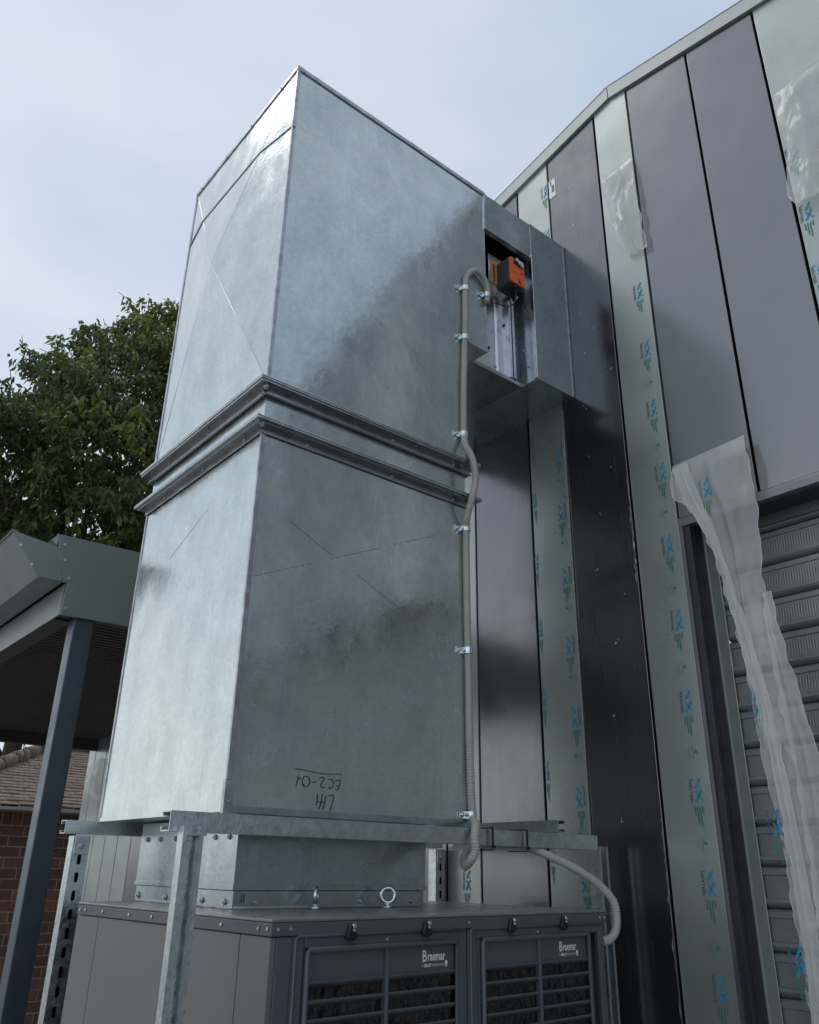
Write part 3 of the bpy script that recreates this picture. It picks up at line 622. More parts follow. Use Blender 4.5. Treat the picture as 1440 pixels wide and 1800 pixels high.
WR = [[(1.0568, 2.1123), (1.0856, 2.111), (1.119, 2.1078), (1.1433, 2.1073), (1.1886, 2.1106)], [(1.0663, 2.0989), (1.0652, 2.0893), (1.062, 2.0739)], [(1.0658, 2.0894), (1.0714, 2.0929), (1.0736, 2.0899)],
      [(1.0806, 2.0758), (1.0778, 2.086), (1.0803, 2.0947), (1.0879, 2.0984), (1.0969, 2.0927), (1.0983, 2.0833), (1.0935, 2.0767), (1.0872, 2.0741), (1.0824, 2.0769), (1.0834, 2.0812)], [(1.1047, 2.0854), (1.1165, 2.0873)],
      [(1.1252, 2.097), (1.133, 2.0998), (1.138, 2.0958), (1.1351, 2.0892), (1.1295, 2.0834), (1.1313, 2.0777), (1.1374, 2.0757), (1.1426, 2.079)], [(1.1496, 2.0951), (1.1563, 2.0967), (1.1642, 2.0924), (1.1654, 2.0839), (1.1598, 2.0759), (1.1544, 2.075), (1.1535, 2.0787)],
      [(1.169, 2.0917), (1.1784, 2.0962), (1.1862, 2.094), (1.1833, 2.084), (1.1798, 2.0735)], [(1.1731, 2.0817), (1.1833, 2.0846)], [(1.1708, 2.0746), (1.1798, 2.0732)], [(1.1225, 2.0602), (1.1221, 2.0481), (1.1197, 2.0354)],
      [(1.1357, 2.0626), (1.1342, 2.0457), (1.1283, 2.0265)], [(1.146, 2.0591), (1.1437, 2.0441), (1.1389, 2.0271)], [(1.1231, 2.0431), (1.1457, 2.0445)], [(1.1515, 2.0578), (1.1615, 2.0603), (1.1684, 2.0589), (1.1653, 2.0433), (1.1598, 2.0251)]]
mb = MB()
for s in WR: ribbon(mb, s, .0017, .0013)
mb.build('marker_writing', INK, duct, recalc=False)
# plenum between cooler and duct
PX0, PX1, PY0, PY1 = .979, 1.543, 1.800, 2.345
mb = MB(); mb.box(PX0, PX1, PY0, PY1, 1.855, 2.006); mb.box(PX0-.0025, PX1+.002, PY0-.0025, PY1+.002, 1.853, 1.8645); mb.build('plenum_box', GALVD, duct, .001)
mb = MB(); mb.box(PX0+.003, PX1-.003, PY0+.004, PY1-.003, 1.8152, 1.8525); mb.build('plenum_skirt', GALVD, duct, .001)
for x in (1.02, 1.19, 1.48, 1.507): screw(x, PY0-.001, 1.975, s=1.3)
for x in (1.04, 1.335, 1.50): screw(x, PY0+.003, 1.829, s=1.3)
for y in (1.84, 1.91, 2.03, 2.13, 2.22, 2.30): screw(PX0-.001, y, 1.965, -PI/2, s=1.3)
for y in (1.84, 1.95, 2.15, 2.32): screw(PX0+.002, y, 1.829, -PI/2, s=1.5)
mb = MB(); rr = random.Random(8); pts = [(PX0+.002, 2.34-.02*i, 1.8165+rr.uniform(0, .002)) for i in range(27)]+[(PX0+.01+.03*i, PY0+.002, 1.8165+rr.uniform(0, .002)) for i in range(8)]
mb.tube(pts, .004, 6, 0, rf=lambda i: .003+.002*rr.random()); mb.build('sealant_bead', mat('clear_sealant', (.45, .47, .46), .25, .0, .6), duct)
mb = MB(); ribbon(mb, [(1.0, 1.846), (.9985, 1.830)], .0016, -.0035+.0); mb2 = MB()
for dx in (0, .006): mb2.add([(1.005+dx, PY0+.0022, 1.846), (1.0065+dx, PY0+.0022, 1.846), (1.004+dx, PY0+.0022, 1.828), (1.0025+dx, PY0+.0022, 1.828)], [(0, 1, 2, 3)])
mb2.build('marker_strokes', INK, duct)

# ---------------------------------------------------------------- damper actuator
act = thing('damper_actuator', 'orange and black damper motor bolted in the duct recess', 'motor', loc=(1.885, 1.70, 4.0))
def Aprism(name, w0, h0, y0, y1, r, m, dx=0, dz=0, bev=.002):
    pts = []
    for (cx_, cz, a0) in ((w0/2-r, h0/2-r, 0), (-w0/2+r, h0/2-r, PI/2), (-w0/2+r, -h0/2+r, PI), (w0/2-r, -h0/2+r, 1.5*PI)):
        for k in range(4): a = a0+k*PI/6; pts.append((cx_+dx+math.cos(a)*r, cz+dz+math.sin(a)*r))
    return MB().prism(pts, 1, y0, y1).build(name, m, act, bev)
Aprism('housing', .082, .122, -.004, .064, .012, GREYP)
Aprism('front_cover', .078, .118, -.012, -.0045, .011, ORANGE)
Aprism('base_block', .070, .030, .0, .050, .006, PLAST, .004, -.060)
mb = MB(); mb.prism([(-.022, .030), (.030, .024), (.032, .052), (-.018, .060)], 1, -.0135, -.0122); mb.build('clamp_pocket', PLAST, act)
mb = MB()
for (x, z) in ((-.010, .046), (.006, .038), (.020, .032)): mb.disc((x, -.013, z), (0, -1, 0), .0075, .010, 10)
mb.box(-.014, .026, -.021, -.015, .041, .051); mb.build('shaft_clamp', BRIGHT, act, .001)
mb = MB(); mb.box(.004, .007, -.014, -.0122, -.050, -.034); mb.box(.010, .0125, -.0145, -.0122, -.052, -.042); mb.box(.016, .028, -.0128, -.0122, -.002, .001); mb.disc((.006, -.0122, -.006), (0, -1, 0), .001, .001, 6); mb.build('cover_marks', INK, act)
mb = MB(); mb.tube(smooth_path([(-.008, -.004, -.078), (-.010, -.008, -.115), (-.03, -.012, -.165), (-.065, -.012, -.195), (-.10, -.012, -.205), (-.14, -.012, -.215), (-.168, -.012, -.222)], .008), .0026, 6); mb.build('cable', PLAST, act)
mb = MB(); mb.disc((-.008, -.002, -.062), (0, -.3, -1), .007, .016, 10); mb.build('cable_gland', PLAST, act)

# ---------------------------------------------------------------- conduits with their pipe clips
def conduit(name, label, pts, r, m, period, depth, ends=None):
    t = thing(name, label, 'conduit', loc=(0, 0, 0)); P = smooth_path(pts, period/4.)
    MB().tube(P, r, 10, 0, rf=lambda i: r-(depth if i % 4 == 0 else (0 if i % 4 == 2 else depth*.35))).build('tube', m, t, recalc=False); return t
cpts = [(1.715, 1.688, 3.770), (1.717, 1.686, 3.829), (1.70, 1.685, 3.866), (1.661, 1.685, 3.880), (1.624, 1.685, 3.845), (1.609, 1.687, 3.792), (1.607, 1.688, 3.645), (1.603, 1.688, 3.549),
        (1.596, 1.688, 3.365), (1.594, 1.688, 3.20), (1.585, 1.672, 3.14), (1.597, 1.654, 3.090), (1.604, 1.648, 3.02), (1.592, 1.652, 2.95), (1.59, 1.672, 2.895), (1.599, 1.688, 2.84), (1.599, 1.688, 2.641), (1.601, 1.688, 2.471),
        (1.602, 1.688, 2.31), (1.604, 1.688, 2.158), (1.608, 1.686, 2.04), (1.608, 1.690, 1.99), (1.618, 1.70, 1.955), (1.622, 1.72, 1.932), (1.632, 1.78, 1.925), (1.66, 1.9, 1.935)]
# the run passes in front of the support rail
cpts = cpts[:-5]+[(1.568, 1.632, 2.014), (1.528, 1.592, 2.000), (1.517, 1.583, 1.974), (1.518, 1.583, 1.948), (1.511, 1.592, 1.926), (1.520, 1.620, 1.914), (1.545, 1.652, 1.928), (1.580, 1.666, 1.955), (1.65, 1.667, 1.973), (1.745, 1.650, 1.970), (1.80, 1.60, 1.944), (1.865, 1.56, 1.912), (1.925, 1.535, 1.875), (1.957, 1.516, 1.836), (1.962, 1.512, 1.80), (1.952, 1.51, 1.766), (1.93, 1.515, 1.745), (1.905, 1.52, 1.742)]
c1 = conduit('flexible_conduit', 'grey ribbed flexible conduit clipped down the duct edge and curving into the cooler', cpts, .0115, COND, .0072, .0019)
clip = MB()
for k in range(9):
    a = PI*k/8; b = PI*(k+1)/8
    if k < 8: clip.prism([(math.cos(a)*.0118, -math.sin(a)*.0118-.0), (math.cos(b)*.0118, -math.sin(b)*.0118), (math.cos(b)*.0138, -math.sin(b)*.0138), (math.cos(a)*.0138, -math.sin(a)*.0138)], 2, -.009, .009)
clip.box(-.036, -.0118, .008, .011, -.009, .009); clip.box(-.0140, -.0118, -.0, .0108, -.009, .009); clip.box(.0118, .0138, 0, .011, -.009, .009)
clip.disc((-.026, .008, 0), (0, -1, 0), .0055, .005, 8); clip.disc((-.026, .003, 0), (0, -1, 0), .003, .008, 6)
CLIP = clip.mesh('pipe_clip', BRIGHT)
for (x, z) in ((1.608, 3.774), (1.7155, 3.80), (1.604, 3.565), (1.594, 3.185), (1.599, 2.86), (1.601, 2.482)): inst('pipe_clip', CLIP, c1, (x, 1.688, z))
inst('pipe_clip', CLIP, c1, (1.606, 1.687, 2.038))
for x in (1.59, 1.717):
    mb = MB(); mb.box(x-.003, x+.003, 1.592, 1.5945, 1.957, 2.005); mb.box(x-.003, x+.003, 1.5945, 1.66, 2.0022, 2.005); mb.box(x-.003, x+.003, 1.592, 1.66, 1.950, 1.9525); mb.box(x-.005, x+.005, 1.588, 1.5935, 1.955, 1.963)
    mb.build('cable_tie', PLAST, c1)

# ---------------------------------------------------------------- galvanised strut frame
frame = thing('strut_frame', 'galvanised steel channel frame that carries the duct above the cooler', 'frame', loc=(0, 0, 0))
def cprof(w_, d_, th=.0025, lip=.009):
    # C section, back at y=0, opening towards -d
    return [(-w_/2, 0), (w_/2, 0), (w_/2, -d_), (w_/2-lip, -d_), (w_/2-lip, -d_+.006), (w_/2-lip+th, -d_+.006), (w_/2-lip+th, -d_+th), (w_/2-th, -d_+th), (w_/2-th, -th), (-w_/2+th, -th), (-w_/2+th, -d_+th), (-w_/2+lip-th, -d_+th), (-w_/2+lip-th, -d_+.006), (-w_/2+lip, -d_+.006), (-w_/2+lip, -d_), (-w_/2, -d_)]
def rot2(p, k):
    for _ in range(k): p = [(-y, x) for x, y in p]
    return p
def channel(name, ax, a, b, c, k, w_=.041, d_=.021, m=STRUT):
    p = [(u+c[0], v+c[1]) for u, v in rot2(cprof(w_, d_), k)]
    return MB().prism(p, ax, a, b).build(name, m, frame)
channel('front_rail', 0, .722, 2.02, (1.603, 1.9815), 1, .038, .040)
channel('rear_rail', 0, .795, 2.16, (2.425, 1.994), 1, .034, .040)
channel('short_rail', 1, 1.600, 2.50, (1.850, 2.019), 1, .032, .030)
channel('front_post', 2, 0, 1.972, (.7620, 1.6010), 0, .043, .024)
channel('front_post', 2, 0, 1.975, (2.115, 1.700), 0, .041, .041)
mb = MB(); mb.box(.740, .790, 1.5775, 1.60, 1.9555, 1.9605); mb.build('post_foot_plate', STRUT, frame)
def slotted(name, xa, xb, y, ztop, zbot, dep, pitch=.0502):
    cx_ = (xa+xb)/2+.008; hw, hh = .0052, .0125; mb = MB(); z = ztop-.055
    N_ = 12
    def ring(zc):
        vs = []
        for k in range(N_):
            a = 2*PI*k/N_; vs.append((cx_+math.cos(a)*hw, y, zc+math.sin(a)*hw+(hh-hw if math.sin(a) >= 0 else -(hh-hw))))
        hb = pitch/2
        for k in range(N_):
            a = 2*PI*k/N_; c, s = math.cos(a), math.sin(a); q = max(abs(c)/((xb-xa)/2), abs(s)/hb)
            vs.append(((xa+xb)/2+c/q, y, zc+s/q))
        mb.add(vs, [(k, (k+1) % N_, (k+1) % N_+N_, k+N_) for k in range(N_)])
        mb.add([(v[0], v[1]+d, v[2]) for v in vs[:N_] for d in (0, .0025)], [(2*k, 2*((k+1) % N_), 2*((k+1) % N_)+1, 2*k+1) for k in range(N_)])
        mb.add([vs[N_+1], vs[N_+2], ((xb), y, zc+hb)], [(0, 1, 2)])
    # rectangular frame filled with corners
    mb.box(xa, xb, y, y+.0025, ztop-.03, ztop)
    while z > zbot:
        ring(z)
        for sx_, ex in ((1, xb), (-1, xa)):
            for sz in (1, -1): pass
        z -= pitch
    mb.box(xa-.0001, xa+.0025, y+.001, y+dep, zbot, ztop-.001); mb.box(xb-.0025, xb+.0001, y+.001, y+dep, zbot, ztop-.001)
    return mb, z
def slotted_post(xa, xb, y, ztop, zbot, dep):
    hw, hh, pitch = .0052, .0130, .0445; cx_ = (xa+xb)/2; mb = MB()
    zc = ztop-.06; mb.box(xa, xb, y, y+.0025, zc+pitch/2, ztop)
    while zc > zbot:
        z0, z1 = zc-pitch/2, zc+pitch/2
        arc = [(cx_+math.cos(a)*hw, zc+math.sin(a)*hw+(hh-hw)*(1 if a <= PI else -1)) for a in [PI*k/5 for k in range(6)]+[PI+PI*k/5 for k in range(6)]]
        # right half then left half as ngons around the slot
        rightp = [(cx_, z1), (cx_, arc[2][1])]
        R_ = [p for p in arc if p[0] >= cx_-1e-6]; top_r = sorted(R_, key=lambda p: -p[1])
        mb.add([(p[0], y, p[1]) for p in [(cx_, z1), (xb, z1), (xb, z0), (cx_, z0), (cx_, zc-hh)]+top_r[::-1]+[(cx_, zc+hh)]], [tuple(range(6+len(top_r)))])
        L_ = [(2*cx_-p[0], p[1]) for p in top_r]
        mb.add([(p[0], y, p[1]) for p in [(cx_, z1), (xa, z1), (xa, z0), (cx_, z0), (cx_, zc-hh)]+L_[::-1]+[(cx_, zc+hh)]], [tuple(range(6+len(L_)))])
        n_ = len(arc); mb.add([(p[0], y+d, p[1]) for p in arc for d in (0, .003)], [(2*k, 2*((k+1) % n_), 2*((k+1) % n_)+1, 2*k+1) for k in range(n_)])
        zc -= pitch
    mb.box(xa-.0001, xa+.0025, y+.0005, y+dep, 0, ztop-.001); mb.box(xb-.0025, xb+.0001, y+.0005, y+dep, 0, ztop-.001); mb.box(xa+.003, xb-.003, y+dep-.003, y+dep, 0, ztop-.001, 1)
    return mb.build('slotted_post', [STRUT, BLACKGAP], frame, recalc=False)
slotted_post(.823, .868, 2.425, 1.973, .1, .04)
slotted_post(2.128, 2.172, 2.425, 1.973, .1, .04)
for x in (.845, 2.15):
    mb = MB(); mb.box(x-.020, x+.020, 2.4195, 2.4225, 1.925, 1.970); mb.disc((x, 2.4195, 1.945), (0, -1, 0), .009, .003, 12, 0); mb.disc((x, 2.4165, 1.945), (0, -1, 0), .0075, .006, 6, 1); mb.build('angle_bracket', [STRUT, LIP], frame, .001)
mb = MB(); mb.disc((.762, 1.5985, 1.95), (0, -1, 0), .006, .006, 6); mb.build('bolt', STRUT, frame)

# ---------------------------------------------------------------- evaporative cooler
cool = thing('evaporative_cooler', 'dark grey evaporative cooler with two louvred front panels under the duct', 'air cooler', loc=(1.368, 1.908, .4))
cool.rotation_euler = (0, 0, math.radians(3.4)); cool.scale = (1.022, 1, 1)
def C(mb, name, m, bevel=0., parent=None):
    o = mb.build(name, m, None, bevel); o.parent = parent or cool
    if parent is None: o.location = (-1.405, -1.92, -.4)
    return o
KX0, KX1, KY0, KY1, KZ = .897, 1.914, 1.492, 2.352, 1.8145
C(MB().box(KX0-.003, KX1+.003, KY0-.003, KY1, KZ-.006, KZ), 'lid', COOLT, .002)
C(MB().box(KX0-.003, KX1+.003, KY0-.003, KY1, KZ-.029, KZ-.0065), 'lid_rim', COOL, .002)
C(MB().box(KX0+.01, KX1-.006, KY0+.03, KY1-.002, .45, KZ-.03), 'core', PLAST)
sy_ = [KY0+.001, 1.595, 1.885, 2.225, KY1]
for a, b in zip(sy_, sy_[1:]): C(MB().box(KX0, KX0+.012, a+.0012, b-.0012, .45, KZ-.0305), 'side_panel', COOLS, .001)
C(MB().box(KX1-.012, KX1, KY0+.03, KY1, .45, KZ-.0305), 'side_panel', COOL, .002)
C(MB().box(KX0+.0125, .943, KY0, KY0+.012, .45, KZ-.0305), 'corner_post', COOL, .0015)
mbk = MB()
mbk.disc((.921, KY0-.0003, 1.738), (0, -1, 0), .0125, .0008, 20); C(mbk, 'knockout', COOL)
def louver(x0, x1, xi0, xi1, xm, latches, name_x):
    t = bpy.data.objects.new('louvre_panel', None)
    base = MB(); yb = KY0+.002; zt = KZ-.0295
    # outer frame with a rolled rib and a stepped inner frame
    base.box(x0, x0+.028, yb, yb+.014, .5, zt-.0)  # left stile
    base.box(x1-.022, x1, yb, yb+.014, .5, zt)
    base.box(x0+.0285, x1-.0225, yb, yb+.014, zt-.022, zt)
    body = C(base, 'louvre_panel', COOL, .003)
    rb = MB(); rb.tube([(x0+.006, yb-.002, .5), (x0+.006, yb-.002, zt-.004), (x0+.010, yb-.002, zt-.001), (x1-.010, yb-.002, zt-.001)], .0038, 8)
    C(rb, 'rolled_edge', COOL, 0, body)
    fr = MB(); zi = zt-.022
    fr.tube([(xi0+.004, yb-.004, .5), (xi0+.004, yb-.004, zi-.006), (xi0+.008, yb-.004, zi-.002), (xi1-.004, yb-.004, zi-.002), (xi1-.001, yb-.003, zi-.005), (xi1-.001, yb-.002, .5)], .0055, 8)
    C(fr, 'inner_frame', COOL, 0, body)
    zh = 1.707
    C(MB().box(x0+.0288, xi0+.002, yb+.0015, yb+.012, .5, zi-.0005), 'stile_web', COOL, 0, body)
    hd = MB(); hd.box(xi0+.0035, xm-.005, yb+.004, yb+.012, zh, zi-.004); hd.box(xm+.005, xi1-.003, yb+.004, yb+.012, zh, zi-.004); C(hd, 'header_plate', COOL, .001, body)
    C(MB().box(xm-.0045, xm+.0045, yb-.003, yb+.012, .5, zi-.005), 'mullion', COOL, .002, body)
    z = zh; k = 0
    C(MB().box(xi0, xi1, yb+.018, yb+.029, .5, zh+.01), 'cooling_pad', PAD, 0, body)
    while z > .56:
        for (a, b) in ((xi0+.004, xm-.005), (xm+.005, xi1-.003)):
            s = MB(); s.prism([(yb-.0025, z), (yb-.001, z-.0035), (yb+.001, z-.005), (yb+.013, z-.011), (yb+.013, z-.009), (yb+.004, z+.001), (yb, z+.002)], 0, a, b); C(s, 'slat', COOL, .0008, body)
        z -= .0305; k += 1
    for lx in latches:
        l = MB(); l.prism([(lx-.006, 1.803), (lx+.006, 1.803), (lx+.012, 1.785), (lx+.013, 1.778), (lx+.006, 1.773), (lx-.006, 1.773), (lx-.013, 1.778), (lx-.012, 1.785)], 1, KY0-.012, KY0-.0035)
        C(l, 'latch', PLAST, .003, body)
        l = MB(); l.disc((lx+.001, KY0-.012, 1.799), (0, -1, .2), .0042, .005, 10); l.disc((lx+.001, KY0-.013, 1.792), (0, -1, 0), .003, .003, 8); C(l, 'latch_pin', BRIGHT, 0, body)
    vs1, fs1 = text_geo('raemar', .0215, .0004, .95); vsB, fsB = text_geo('B', .029, .0005)
    w1 = max(p.x for p in vs1); s = MB(); tx = name_x
    s.add([(tx+p.x*.85, yb+.0032, 1.7265+p.z+p.y*1.05) for p in vsB], fsB)
    s.add([(tx+.0155+p.x*(.052/w1), yb+.0032, 1.7275+p.y*1.15) for p in vs1], fs1)
    vs2, fs2 = text_geo('by', .005); s.add([(tx+.0+p.x, yb+.0032, 1.7175+p.y) for p in vs2], fs2)
    vs2, fs2 = text_geo('SEELEY', .0072, .0003); m2_ = max(p.x for p in vs2); s.add([(tx+.0065+p.x*(.021/m2_), yb+.0032, 1.7165+p.y) for p in vs2], fs2)
    vs2, fs2 = text_geo('INTERNATIONAL', .0068); m2_ = max(p.x for p in vs2); s.add([(tx+.0285+p.x*(.036/m2_), yb+.0032, 1.7165+p.y) for p in vs2], fs2)
    s.disc((tx+.070, yb+.0036, 1.722), (0, -1, 0), .0042, .0006, 12); s.box(tx+.068, tx+.072, yb+.003, yb+.0036, 1.714, 1.7175)
    C(s, 'brand_lettering', WHITEP, 0, body)
    r_ = MB(); r_.disc(((xi0+xi1)/2, yb-.001, zi+.009), (0, -1, 0), .003, .002, 8); C(r_, 'rivet', BRIGHT, 0, body)
    return body
louver(.945, 1.404, .974, 1.372, 1.176, (1.075, 1.275), 1.274)
louver(1.408, 1.905, 1.447, 1.838, 1.648, (1.543, 1.734), 1.726)
rv = MB(); rv.disc((0, 0, 0), (0, -1, 0), .0032, .002, 8); RIV = rv.mesh('rivet', BRIGHT)
for x in (.908, .935, 1.405, 1.885, 1.905): inst('rivet', RIV, cool, (x-1.405, KY0-.004-1.92, KZ-.017-.4))
for y in (1.50, 1.53, 1.66, 1.95, 2.06, 2.2, 2.30, 2.33): inst('rivet', RIV, cool, (KX0-.004-1.405, y-1.92, KZ-.017-.4), (0, 0, -PI/2))
for (x, y_, edge) in ((1.2046, 1.779, True), (1.4108, 1.766, False)):
    e_ = MB(); R_, r0 = .0165, .0048; n1, n2 = 24, 8; vs = []
    for i in range(n1):
        a = 2*PI*i/n1
        for j in range(n2):
            b = 2*PI*j/n2; q = R_+r0*math.cos(b); vs.append((q*math.cos(a), r0*math.sin(b), q*math.sin(a)+.029))
    e_.add(vs, [(i*n2+j, ((i+1) % n1)*n2+j, ((i+1) % n1)*n2+(j+1) % n2, i*n2+(j+1) % n2) for i in range(n1) for j in range(n2)], 0, True)
    e_.disc((0, 0, 0), (0, 0, 1), .011, .006, 14); e_.disc((0, 0, .005), (0, 0, 1), .0065, .008, 12)
    o = e_.build('eye_bolt', BRIGHT); o.parent = cool; o.location = (x-1.405, y_-1.92, KZ-.4); o.rotation_euler = (0, 0, math.radians(-52-90+8) if edge else math.radians(-38))
mb = MB(); rr = random.Random(2)
for i in range(14):
    t = i/14; mb.add([(KX0-.0004, 1.60+.013*t+.02, 1.600-.012*t+rr.uniform(-.001, .001)+.0), (KX0-.0004, 1.60+.013*t+.022, 1.601-.012*t), (KX0-.0004, 1.60+.013*t+.021, 1.5985-.012*t)], [(0, 1, 2)])
for (cy_, cz, r_) in ((2.15, 1.50, .085), (2.14, 1.49, .07), (2.16, 1.51, .055)):
    p_ = [(KX0-.0006, cy_+math.cos(a)*r_, cz+math.sin(a)*r_*.8) for a in [1.2+.12*i for i in range(16)]]
    for a, b in zip(p_, p_[1:]): mb.add([a, b, (b[0], b[1], b[2]+.0009), (a[0], a[1], a[2]+.0009)], [(0, 1, 2, 3)])
SCUFF = mat('chalky_scuff', (.42, .42, .42), .7, 0.)
tag(C(mb, 'scuff_marks', SCUFF), kind='stuff')
C(MB().box(KX0+.1, KX1-.1, KY0+.1, KY1-.1, .0, .449), 'stand', PLAST)

# ---------------------------------------------------------------- awning beside the building
awn = thing('awning', 'grey flat roofed steel awning with gutter standing left behind the duct', 'awning', loc=(0, 0, 0))
AK = .8545; YA, YR = 3.40, 7.40; XR = 2.555
MB().prism([(.877, 3.166), (.934, 2.967), (.952, 2.967), (.948, 2.831), (XR, 2.858), (XR, 3.192)], 1, YA, YA+.012).build('front_fascia', AWN, awn, .002)
MB().prism([(.704, 3.134), (.888, 3.110), (.932, 2.968), (.834, 2.966)], 1, YA-.002, YA+.006).build('gutter_end_cap', AWN, awn, .001)
mb = MB()
for a, b in (((.704, 3.134), (.834, 2.966)), ((.834, 2.966), (.932, 2.966)), ((.932, 2.966), (.942, 3.12))):
    d = Vector((b[0]-a[0], b[1]-a[1])).normalized(); nn = Vector((-d.y, d.x))*.0025
    mb.prism([a, b, (b[0]+nn.x, b[1]+nn.y), (a[0]+nn.x, a[1]+nn.y)], 1, YA+.0065, YR)
mb.tube([(.706, YA+.006, 3.134), (.706, YR, 3.134)], .006, 8); mb.build('gutter', AWN, awn)
MB().box(.946, .951, YA+.0125, YR, 2.833, 2.9655).build('side_fascia', AWN, awn, .001)
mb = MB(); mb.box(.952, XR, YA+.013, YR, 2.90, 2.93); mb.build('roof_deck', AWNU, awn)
mb = MB(); mb.prism([(.95, 3.03), (XR, 3.20), (XR, 3.204), (.95, 3.034)], 1, YA+.02, YR); mb.build('roof_sheet', AWN, awn)
rib = MB(); rib.prism([(0, 0), (.006, -.010), (.030, -.010), (.036, 0)], 0, .952, XR); RIBM = rib.mesh('soffit_rib', AWNU)
y = YA+.12
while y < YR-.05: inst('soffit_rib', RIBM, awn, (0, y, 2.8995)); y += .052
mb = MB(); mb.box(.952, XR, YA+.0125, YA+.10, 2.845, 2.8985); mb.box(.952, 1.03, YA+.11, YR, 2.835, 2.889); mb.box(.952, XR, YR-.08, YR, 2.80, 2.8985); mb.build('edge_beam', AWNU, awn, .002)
MB().prism([(1.014, YA+.02), (1.096, YA+.02), (1.096, YA+.10), (1.014, YA+.10)], 2, -.323, 2.8445).build('post', POST, awn, .004)
for (x, z) in ((.900, 3.125), (.913, 3.06), (.942, 2.985), (.952, 2.86)): inst('screw', SCREW, awn, (x+.012, YA-.0005, z), (0, 0, 0), (1.5, 1.5, 1.5))
for (x, z) in ((.745, 3.08), (.80, 3.01)): inst('screw', SCREW, awn, (x, YA-.0025, z), (0, 0, 0), (1.3, 1.3, 1.3))
mb = MB(); mb.prism([(.86, 3.14), (.885, 3.168), (.885, 3.12)], 1, YA+.01, YA+.5); mb.prism([(1.32, 3.19), (1.46, 3.24), (1.46, 3.19)], 1, YA+.3, YA+.8); mb.build('roof_flashing', PALE, awn)

for o in awn.children:
    if o.name.startswith('post'): pass
awn.scale = (AK, AK, AK); awn.location = (0, 0, 1.9*(1-AK))

# ---------------------------------------------------------------- brick house beyond
house = thing('brick_house', 'brown brick house with a tiled hip roof beyond the awning', 'house', loc=(0, 8.2, 0))
def H(mb, name, m, bevel=0.):
    o = mb.build(name, m, None, bevel); o.parent = house; o.location = (0, -8.2, 0); return o
HY = 8.2
H(MB().box(1.62, 7, HY+.0045, HY+.2, 0, 2.36), 'mortar_wall', MORTAR); H(MB().box(1.62, 1.82, HY+.2, HY+5, 0, 2.36), 'side_wall', MORTAR)
H(MB().box(1.45, 7, HY-.22, HY+.02, 2.325, 2.37), 'eave_board', EAVE, .004)
bmes = []
for i, m in enumerate(BRICK):
    b_ = MB(); b_.box(0, .230, 0, .03, 0, .076); bmes.append(b_.mesh('brick', m))
    s_b = MB(); s_b.box(0, .076, 0, .03, 0, .105); bmes.append(s_b.mesh('brick', m))
rr = random.Random(5); nb = 0
x = 1.62
while x < 3.2: inst('brick', bmes[rr.choice((1, 3, 5))], house, (x, rr.uniform(-.002, .002), 2.212)); x += .086
row = 0; z = 2.212-.086
while z > .6:
    x = 1.62+(-.12 if row % 2 else 0)
    while x < 3.05:
        if x > 1.55+max(0, (2.1-z))*.0: inst('brick', bmes[rr.choice((0, 2, 0, 4))], house, (x, rr.uniform(-.002, .003), z)); nb += 1
        x += .240
    z -= .086; row += 1
# hip roof with courses of tiles
mb = MB(); ye, ze, yr_, zr = 7.98, 2.36, 9.8, 3.075; ncr = 21; rr = random.Random(6)
for i in range(ncr):
    t0 = i/ncr; t1 = (i+1)/ncr; y0 = ye+(yr_-ye)*t0; y1 = ye+(yr_-ye)*t1; z0 = ze+(zr-ze)*t0; z1 = ze+(zr-ze)*t1
    xs = 1.42+(2.88-1.42)*t0; x = xs
    while x < 6.5:
        w_ = .155; j = rr.uniform(-.004, .004)
        mb.add([(x, y0, z0-.004+j), (x+w_-.008, y0, z0-.004+j), (x+w_-.008, y1+.02, z1+.006), (x, y1+.02, z1+.006), (x, y0, z0+.016+j), (x+w_-.008, y0, z0+.016+j), (x+w_-.008, y1+.02, z1+.012), (x, y1+.02, z1+.012)],
               [(0, 3, 2, 1), (4, 5, 6, 7), (0, 1, 5, 4), (1, 2, 6, 5), (3, 0, 4, 7)]); x += w_
o = H(mb, 'roof_tiles', TILE); o['kind'] = 'stuff'
H(MB().add([(1.42, ye, ze-.01), (7, ye, ze-.01), (7, yr_, zr-.012), (2.88, yr_, zr-.012), (1.42, 11.6, ze-.01), (7, 11.6, ze-.01)], [(0, 1, 2, 3), (0, 3, 4), (3, 2, 5, 4)]), 'roof', TILE)
a = Vector((1.38, 7.95, 2.38)); b = Vector((2.88, 9.8, 3.10)); n = 9
for i in range(n):
    p = a.lerp(b, i/n); q = a.lerp(b, (i+1.08)/n); H(MB().tube([p, p.lerp(q, .5), q], .07, 10, 0, rf=lambda k: (.078, .07, .064)[k]), 'ridge_cap', TILE)
for i in range(8):
    p = Vector((2.88+i*.42, 9.8, 3.10)); H(MB().tube([p, p+Vector((.44, 0, 0))], .07, 10, 0, rf=lambda k: (.064, .076)[k]), 'ridge_cap', TILE)

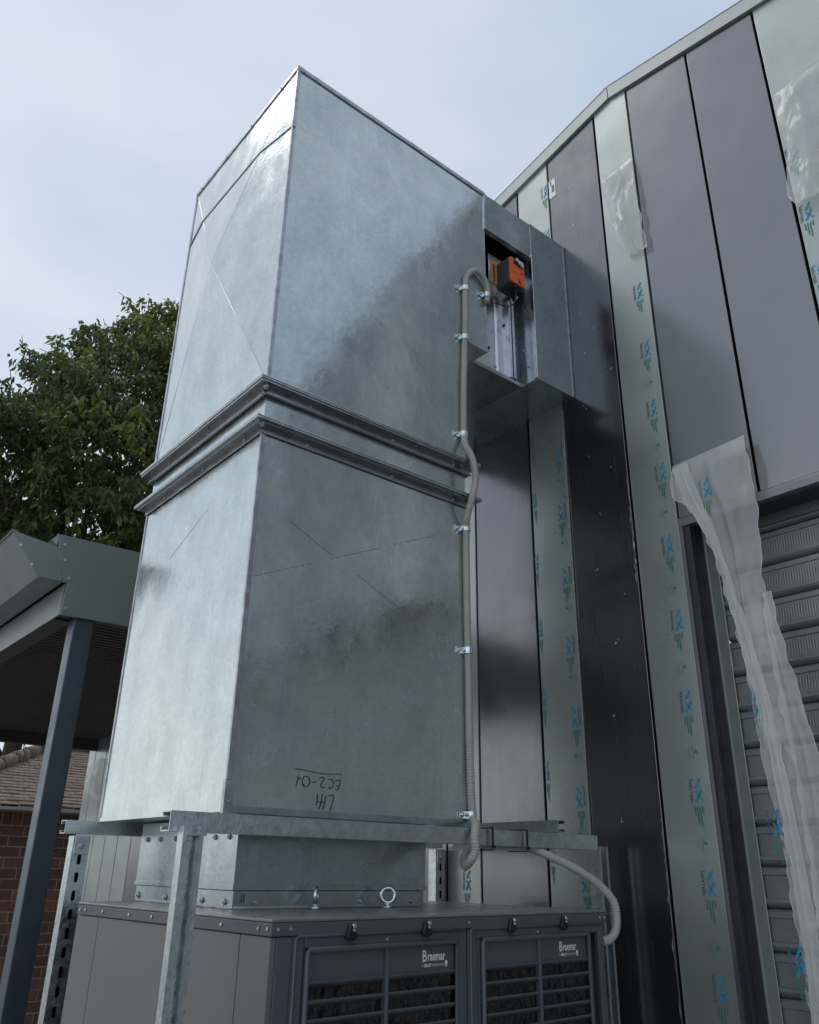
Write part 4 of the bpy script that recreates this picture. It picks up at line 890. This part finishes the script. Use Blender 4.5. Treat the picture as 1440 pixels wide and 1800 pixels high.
# ---------------------------------------------------------------- tree behind
tree = thing('broadleaf_tree', 'large dark green tree with drooping leaves rising behind the awning', 'tree', loc=(4.0, 14.2, 0))
rt = random.Random(21)
CT = Vector((4.0, 14.2, 0))
mbT = MB(); tips = []
def limb(p, d, L_, r, lvl):
    pts = [p]; q = p.copy(); dd = d.copy()
    for k in range(5):
        dd = (dd+Vector((rt.uniform(-.22, .22), rt.uniform(-.22, .22), rt.uniform(-.05, .16)))).normalized(); q = q+dd*L_/5; pts.append(q.copy())
    mbT.tube(pts, r, 6 if lvl else 9, 0, rf=lambda i: r*(1-.5*i/5)+.004)
    if lvl >= 2: tips.extend(pts[2:])
    if lvl < 3:
        for k in range(4 if lvl < 2 else 3):
            s = pts[rt.randint(2, 5)]; a = rt.uniform(0, 2*PI); nd = (dd*.75+Vector((math.cos(a), math.sin(a), rt.uniform(-.25, .6)))).normalized(); limb(s, nd, L_*rt.uniform(.42, .58), r*.5, lvl+1)
limb(Vector((0, 0, 0)), Vector((.02, 0, 1)), 8.0, .17, 0)
for k in range(9):
    a = k*2*PI/9+.3; limb(Vector((.02, 0, 3.8+k*.35)), Vector((math.cos(a), math.sin(a), .55)).normalized(), 2.6, .06, 1)
o = mbT.build('trunk', BARK, tree, recalc=False)
def in_crown(p):
    # uneven dome: higher to the right, shoulder on the left
    x, y, z = p
    r_ = ((x-2.3)/4.6)**2+((y)/3.0)**2+((z-7.85)/4.6)**2
    return r_ + .42*noise.noise(Vector((x*.55, y*.55, z*.55)))+.25*noise.noise(Vector((x*1.5, y*1.5, z*1.5)))
mbL = MB()
def leaf(mb, p, d, L_, W_, mi):
    d = d.normalized(); s = d.cross(Vector((rt.uniform(-1, 1), rt.uniform(-1, 1), rt.uniform(-.2, .2)))).normalized(); n_ = s.cross(d).normalized()
    m = p+d*L_*.5+n_*L_*.08
    mb.add([p, m+s*W_/2-n_*W_*.15, p+d*L_, m-s*W_/2-n_*W_*.15, m+n_*W_*.10], [(0, 1, 4), (1, 2, 4), (2, 3, 4), (3, 0, 4)], mi)
ncl = 0; tries = 0
while ncl < 8500 and tries < 200000:
    tries += 1
    p = Vector((rt.uniform(-4.6, 5.6), rt.uniform(-3.8, 2.6), rt.uniform(4.6, 13.4)))
    q = in_crown(p)
    if q > 1 or (q < .50 and rt.random() < .72): continue
    # gaps
    if noise.noise(p*1.25+Vector((7, 3, 1))) < -.16 and rt.random() < .95: continue
    ncl += 1; top = noise.noise(p*.8+Vector((3, 9, 4)))
    mi = 1 if top+rt.uniform(-.25, .25) > .18 else 0
    tw = Vector((rt.uniform(-1, 1), rt.uniform(-1, 1), rt.uniform(-.1, .7))).normalized()*.34
    if ncl % 3 == 0: mbL.tube([p-tw*.6, p+tw*.2, p+tw], .006, 4, 2)
    for k in range(13):
        t = rt.random(); b = p+tw*(t-.25)+Vector((rt.uniform(-.07, .07), rt.uniform(-.07, .07), rt.uniform(-.05, .05)))
        leaf(mbL, b, Vector((rt.uniform(-.7, .7), rt.uniform(-.7, .7), rt.uniform(-1.3, -.15))), rt.uniform(.11, .21), rt.uniform(.05, .08), mi)
crown = mbL.build('crown', [LEAF, LEAF2, BARK], tree, recalc=False); crown['kind'] = 'stuff'

# bare twigs hanging past the awning's back edge
mb = MB(); rt = random.Random(9)
for k in range(9):
    p = Vector((1.42+k*.045+rt.uniform(-.02, .02), 6.6, 2.76)); pts = [p]; d = Vector((rt.uniform(-.5, .5), 0, -1))
    for i in range(6): d = (d+Vector((rt.uniform(-.5, .5), rt.uniform(-.2, .2), 0))).normalized(); p = p+d*rt.uniform(.03, .055); pts.append(p)
    mb.tube(pts, .003, 5, 0, rf=lambda i: .0035*(1-i/8))
mb.tube([(1.1, 6.6, 2.80), (1.5, 6.6, 2.77), (1.85, 6.62, 2.76)], .006, 6)
tag(mb.build('bare_twigs', BARK, None, recalc=False), 'thin bare twigs hanging below the back edge of the awning', 'twigs')
